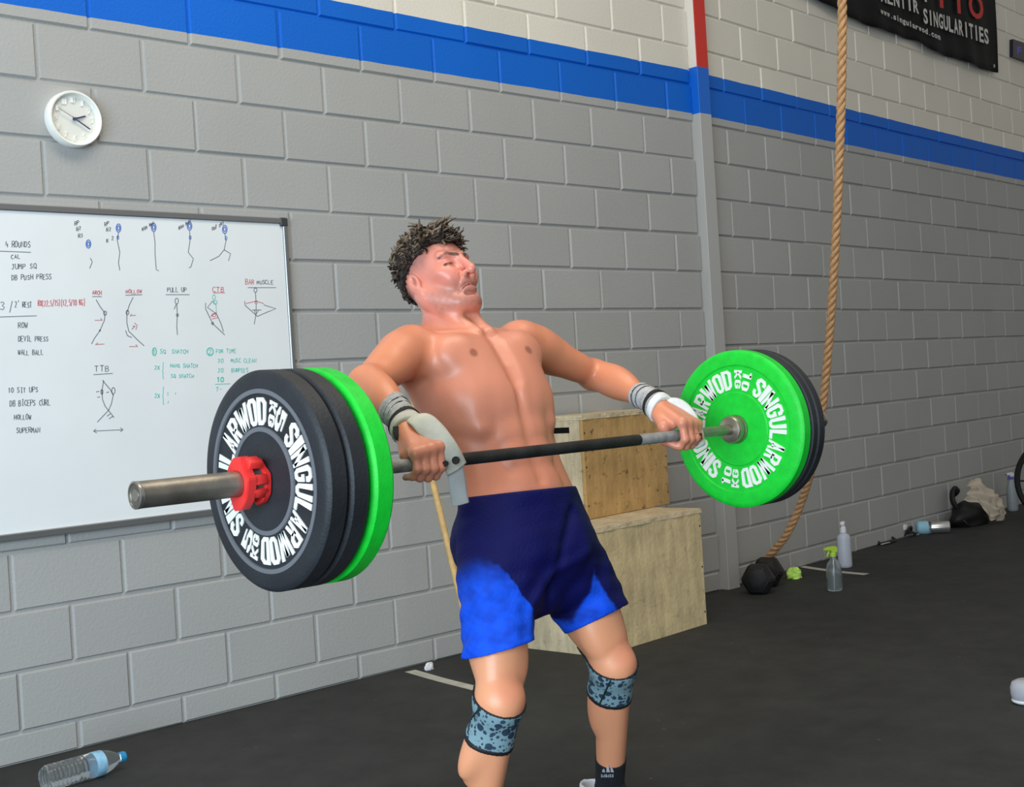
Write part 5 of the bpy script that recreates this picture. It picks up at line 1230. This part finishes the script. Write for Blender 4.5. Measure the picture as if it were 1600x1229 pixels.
# socks and shoes
M_SOCK = mat('black_sock', (26,28,34), .85, bump=.3, bscale=300); M_SHOE = mat('white_shoe', (205,208,214), .5, noise=.06, nscale=20); M_SOLE = mat('shoe_sole', (60,62,66), .7)
for kn, an, sx in ((R_KN, R_AN, -1), (L_KN, L_AN, 1)):
    e = nrm(an-kn); L2 = np.linalg.norm(an-kn)
    sk = cuff('sock', M_SOCK, kn+e*(L2-.085), an+V3(0, 0, -.02), .075, .0032, h=.003)
    fl = V3(an[0], an[1], .045); toe = nrm(V3(sx*.32, -1, 0))
    SF = Field(); SF.rc(fl-toe*.045+V3(0, 0, .003), fl+toe*.10+V3(0, 0, -.006), .044, .038, .03); SF.rc(fl+toe*.06+V3(0, 0, -.010), fl+toe*.185+V3(0, 0, -.017), .040, .028, .03); SF.rc(an+V3(0, 0, .005), fl, .044, .044, .03)
    cut = lambda P: np.maximum(.014-P[:, 2], P[:, 2]-.046-.18*((P-an)@(-toe)))
    n = None
    lo, hi = fl-V3(.16, .26, .06), fl+V3(.16, .26, .10)
    V, F = shell(SF.eval, .004, lo, hi, 0.0, -.008, lambda P: cut(P)); V = relax(V, F, 2)
    sh = obj('shoe', mesh_np('shoe', V-np.array(PO), F, M_SHOE), None, PER)
    V, F = shell(SF.eval, .004, lo, hi, .004, -.2, lambda P: np.maximum(P[:, 2]-.022, .0005-P[:, 2])); obj('sole', mesh_np('sole', V-np.array(PO), F, M_SOLE), None, sh)
    if sx == 1:
        sock_l = sk; sock_ax = e
# mark on the sock: a three bar triangle and a short word, wrapped on the cloth
bm = NB(); base = [(0, 0), (1, 0), (1, 1), (0, 1)]
SX, SY = 948, 1207
for k, (x0, x1, h0, h1) in enumerate(((-9, -4, 4, 7), (-2.5, 3, 7.5, 12), (4, 9.5, 10, 7))):
    q = [(x0, 1), (x1, 1), (x1-2.5, h1), (x0-.0+.0, h0)]
    vs = [bm.verts.new(Vector(on_surface(SX+x+2, SY-y, .0066))-PO) for x, y in q]; bm.faces.new(vs)
for i, ch in enumerate('adidas'):
    v, f = letter(ch, .02); put_flat(bm, v, f, lambda x, y, i=i: Vector(on_surface(SX-9+i*3.4+x*2.8, SY+7-y*5, .0066))-PO)
bmesh.ops.solidify(bm, geom=bm.faces[:], thickness=.0006)
obj('sock_mark', bm, mat('white_print', (225,228,235), .6), sock_l)

# wrist wraps and palm grips
M_WRAP = mat('grey_wrap', (182,180,178), .9, noise=.22, nscale=40, bump=.4, bscale=160); M_STRAP = mat('black_strap', (24,26,28), .7); M_WRAPD = mat('dark_wrap_edge', (84,84,88), .9)
M_GRIP = mat('cream_grip', (206,202,188), .75, noise=.1, nscale=24, bump=.15, bscale=90); M_GRIPW = mat('white_grip', (222,224,224), .75, noise=.08, nscale=24, bump=.15, bscale=90); M_HOLE = mat('grip_hole', (38,36,34), .8)
def wraps(el, wr, side):
    e = nrm(wr-el); a, b = wr-e*.075, wr+e*.004
    rip = lambda P: .0014*np.sin(((P-a)@e)*420+2*np.sin(P[:, 0]*60))
    w = cuff('wrist_wrap', M_WRAP, a, b, .062, .0058, h=.0026, fn=rip, tilt=V3(.15*side, 0, .0))
    for t in (.018, .034): cuff('wrap_edge', M_WRAPD, a+e*t, a+e*(t+.003), .062, .0078, w, h=.0022, tilt=V3(.30*side, .1, .1))
    s = cuff('wrap_strap', M_STRAP, b-e*.018, b-e*.004, .062, .0086, w, h=.0024, tilt=V3(.12*side, 0, .0))
    return w, e
wR, eR = wraps(R_EL, R_WR, 1); wL, eL = wraps(L_EL, L_WR, -1)
bm = NB(); tailp = [R_WR+V3(-.040, -.012, -.006), R_WR+V3(-.046, -.022, -.028), R_WR+V3(-.036, -.028, -.034)]
ribbon(bm, catmull([Vector(p)-PO for p in tailp], 6), .013, (-.6, -.7, .2), .003); obj('strap_tail', bm, M_STRAP, wR)
def strip(name, m, pts, wdir, wid, parent, th=.0032, holes=()):   # a leather strap: centre line + width direction, curved, with thickness
    C_ = catmull([Vector(p) for p in pts], 10); n2 = 8; bm = NB(); G = []; n = len(C_)
    for i, p in enumerate(C_):
        t = (C_[min(i+1, n-1)]-C_[max(i-1, 0)]).normalized(); s = i/(n-1); wv = wdir(s) if callable(wdir) else Vector(wdir); wv = (wv-t*wv.dot(t)).normalized(); nn = t.cross(wv)
        w = wid(s) if callable(wid) else wid
        G.append([bm.verts.new(p+wv*(w/2)*(j/n2*2-1)+nn*(.004*(1-(j/n2*2-1)**2))-PO) for j in range(n2+1)])
    for i in range(n-1):
        for j in range(n2): bm.faces.new((G[i][j], G[i+1][j], G[i+1][j+1], G[i][j+1]))
    bmesh.ops.recalc_face_normals(bm, faces=bm.faces); bmesh.ops.solidify(bm, geom=bm.faces[:], thickness=th)
    o = obj(name, bm, m, parent, True)
    return o, C_
def band(name, m, p, ax, parent, out, wid): return cuff(name, m, p-ax*wid/2, p+ax*wid/2, .066, out, parent, h=.0026)
gR = band('palm_grip', M_GRIP, R_WR+eR*.012, eR, PER, .0066, .020)
gL = band('palm_grip', M_GRIPW, L_WR+eL*.014, eL, PER, .0066, .022)
tow = Vector(nrm(-CR[:, 1]))
def px_at(px, py, ref, dy=0.0):                    # point at the same distance from the wall as ref, plus dy
    return np.array(at_y(px, py, ref+dy))
o, cl = strip('grip_flap', M_GRIP, [px_at(640, 652, -2.115), px_at(656, 656, -2.148), px_at(677, 674, -2.172), px_at(694, 696, -2.186), px_at(705, 714, -2.187), px_at(714, 733, -2.180)], Vector((.80, -.35, .45)), lambda s: .030+.022*min(1, s*3.5), gR)
for px, py, r in ((712, 719, .0066), (696, 724, .0050)):
    bm = NB(); c0 = Vector(px_at(px, py, -2.198)); add_lathe(bm, [(0, .0), (r, 0), (r*1.15, .0015), (r*1.3, 0), (r*1.3, -.004), (0, -.004)], 20, frame_z(tow, c0-PO)); obj('finger_hole', bm, M_HOLE, gR)
o, cl = strip('grip_tail', mat('grey_grip_tail', (176,178,178), .8, noise=.1, nscale=20), [px_at(710, 728, -2.172), px_at(714, 750, -2.168), px_at(717, 772, -2.165), px_at(720, 788, -2.165)], Vector((.80, -.35, .12)), .040, gR, .002)
o, cl = strip('grip_flap', M_GRIPW, [px_at(1042, 628, -2.105), px_at(1060, 631, -2.125), px_at(1077, 648, -2.150), px_at(1086, 668, -2.172), px_at(1090, 682, -2.178), px_at(1093, 697, -2.172)], Vector((.80, -.45, .30)), lambda s: .024+.013*min(1, s*3.5), gL)
for px, py in ((1087, 681), (1095, 681)):
    bm = NB(); c0 = Vector(px_at(px, py, -2.190)); add_box(bm, (-.0035, -.008, -.002), (.0035, .008, .0015), .001, 1, frame_z(tow, c0-PO, (1, 0, 0)) ); obj('finger_hole', bm, M_HOLE, gL)
# ---- hair: a cropped base and several hundred curls on top
rnd = random.Random(12)
HB = Field(); HB.ell(hp(0, .036, -.016), HA, (.0785, .0895, .1025), .02)
def hair_clip(P):
    q = hl(P); f = q[:, 2]
    line = np.interp(f, [-.12, -.095, -.07, -.045, -.025, .01, .042, .074, .09], [-.035, -.02, .006, .026, .036, .054, .068, .074, .060])+.002*np.sin(q[:, 0]*80)
    return line-q[:, 1]
V, F = shell(HB.eval, .0034, hp(0, .03, -.03)-.16, hp(0, .03, -.03)+.16, lambda P: .003+.013*smooth(hl(P)[:, 1], .055, .115)+.004*vnoise(P, 130, 4), -.010, hair_clip); V = relax(V, F, 1)
def hair_mat(name, a, b_, rough=.5):
    m = mat(name, a, rough, spec=.35, noise=.35, nscale=60); return m
M_HAIR = [hair_mat('hair_dark', (44,35,31), 0), hair_mat('hair_brown', (74,60,50), 0), hair_mat('hair_ash', (124,106,88), 0)]
pobj('hair', V, F, M_HAIR[0])['label'] = 'dark short back and underside of the hair'
bms = [NB(), NB(), NB()]
cand = V[np.random.RandomState(3).permutation(len(V))]
cand = cand[HB.eval(cand) > -.003]; cand = cand[hl(cand)[:, 1] > -.03][:1250]
gn = grad(HB.eval, cand)
flow = np.stack([vnoise(cand, 70, 21), vnoise(cand, 70, 22), vnoise(cand, 70, 23)], 1)
for n_, (p, g) in enumerate(zip(cand, gn)):
    q = hl(p[None])[0]; top = min(1, max(0, (q[1]-.035)/.075)); fr = min(1, max(0, (q[2]+.01)/.08)); big = n_ % 3 == 0
    L = rnd.uniform(.022, .040)*(.22+.70*top+.30*fr*top)*(1.1 if big else .9)
    g = nrm(g*(.6+.4*top)+HU*.40*top+HF*.55*fr-HF*.25*(1-fr)+np.array([rnd.gauss(0, .09) for _ in range(3)])+flow[n_]*.9)
    s = nrm(np.cross(g, np.array([rnd.gauss(0, 1) for _ in range(3)]))); s2 = np.cross(g, s); rr = rnd.uniform(.004, .010)*(.4+.6*top); ph = rnd.uniform(0, 6.3); tw = rnd.choice((-1, 1))*rnd.uniform(3.2, 6.8); bend = nrm(HF*(.25+1.6*flow[n_][1])+HL*1.8*flow[n_][2]-HU*.55+np.array([rnd.gauss(0, .2) for _ in range(3)])); pts = []
    for i in range(7):
        t = i/6; a = ph+tw*t; pts.append(Vector(p+g*L*t+bend*L*.75*t*t+(s*(math.cos(a)-math.cos(ph))+s2*(math.sin(a)-math.sin(ph)))*rr*(.3+.7*t)-g*.004)-PO)
    k = 2 if (rnd.random() < .10+.50*top and top > .35) else (1 if rnd.random() < .15+.5*top else 0)
    w = rnd.uniform(.0026, .0042) if big else rnd.uniform(.0014, .0024); add_tube(bms[k], pts, [w, w*1.2, w*1.25, w*1.2, w*1.1, w*.95, w*.6], 5, False, flat=.6)
for k, nm in enumerate(('dark brown curls', 'brown curls', 'ash blond curl tips')):
    o = obj('curls', bms[k], M_HAIR[k], PER, True); tag(o, kind='stuff'); o['label'] = nm
print('LANDMARKS', {k: to_px(v) for k, v in dict(nose=hp(0,-.031,.124), chin=hp(0,-.11,.085), earR=hp(-.085,-.008,-.012), eyeR=hp(-.032,0,.088), eyeL=hp(.032,0,.088), mouthR=hp(-.029,-.073,.085), crown=hp(0,.118,-.014), nippleR=tp(-.092,.80,.118), notch=tp(0,1.0,.09), navel=tp(0,.29,.11), rsh=R_SH, lsh=L_SH, rel=R_EL, lel=L_EL, rwr=R_WR, lwr=L_WR, rkn=R_KN, lkn=L_KN, lan=L_AN).items()}, len(BV), 'sec', round(__import__('time').time()-t_, 1))
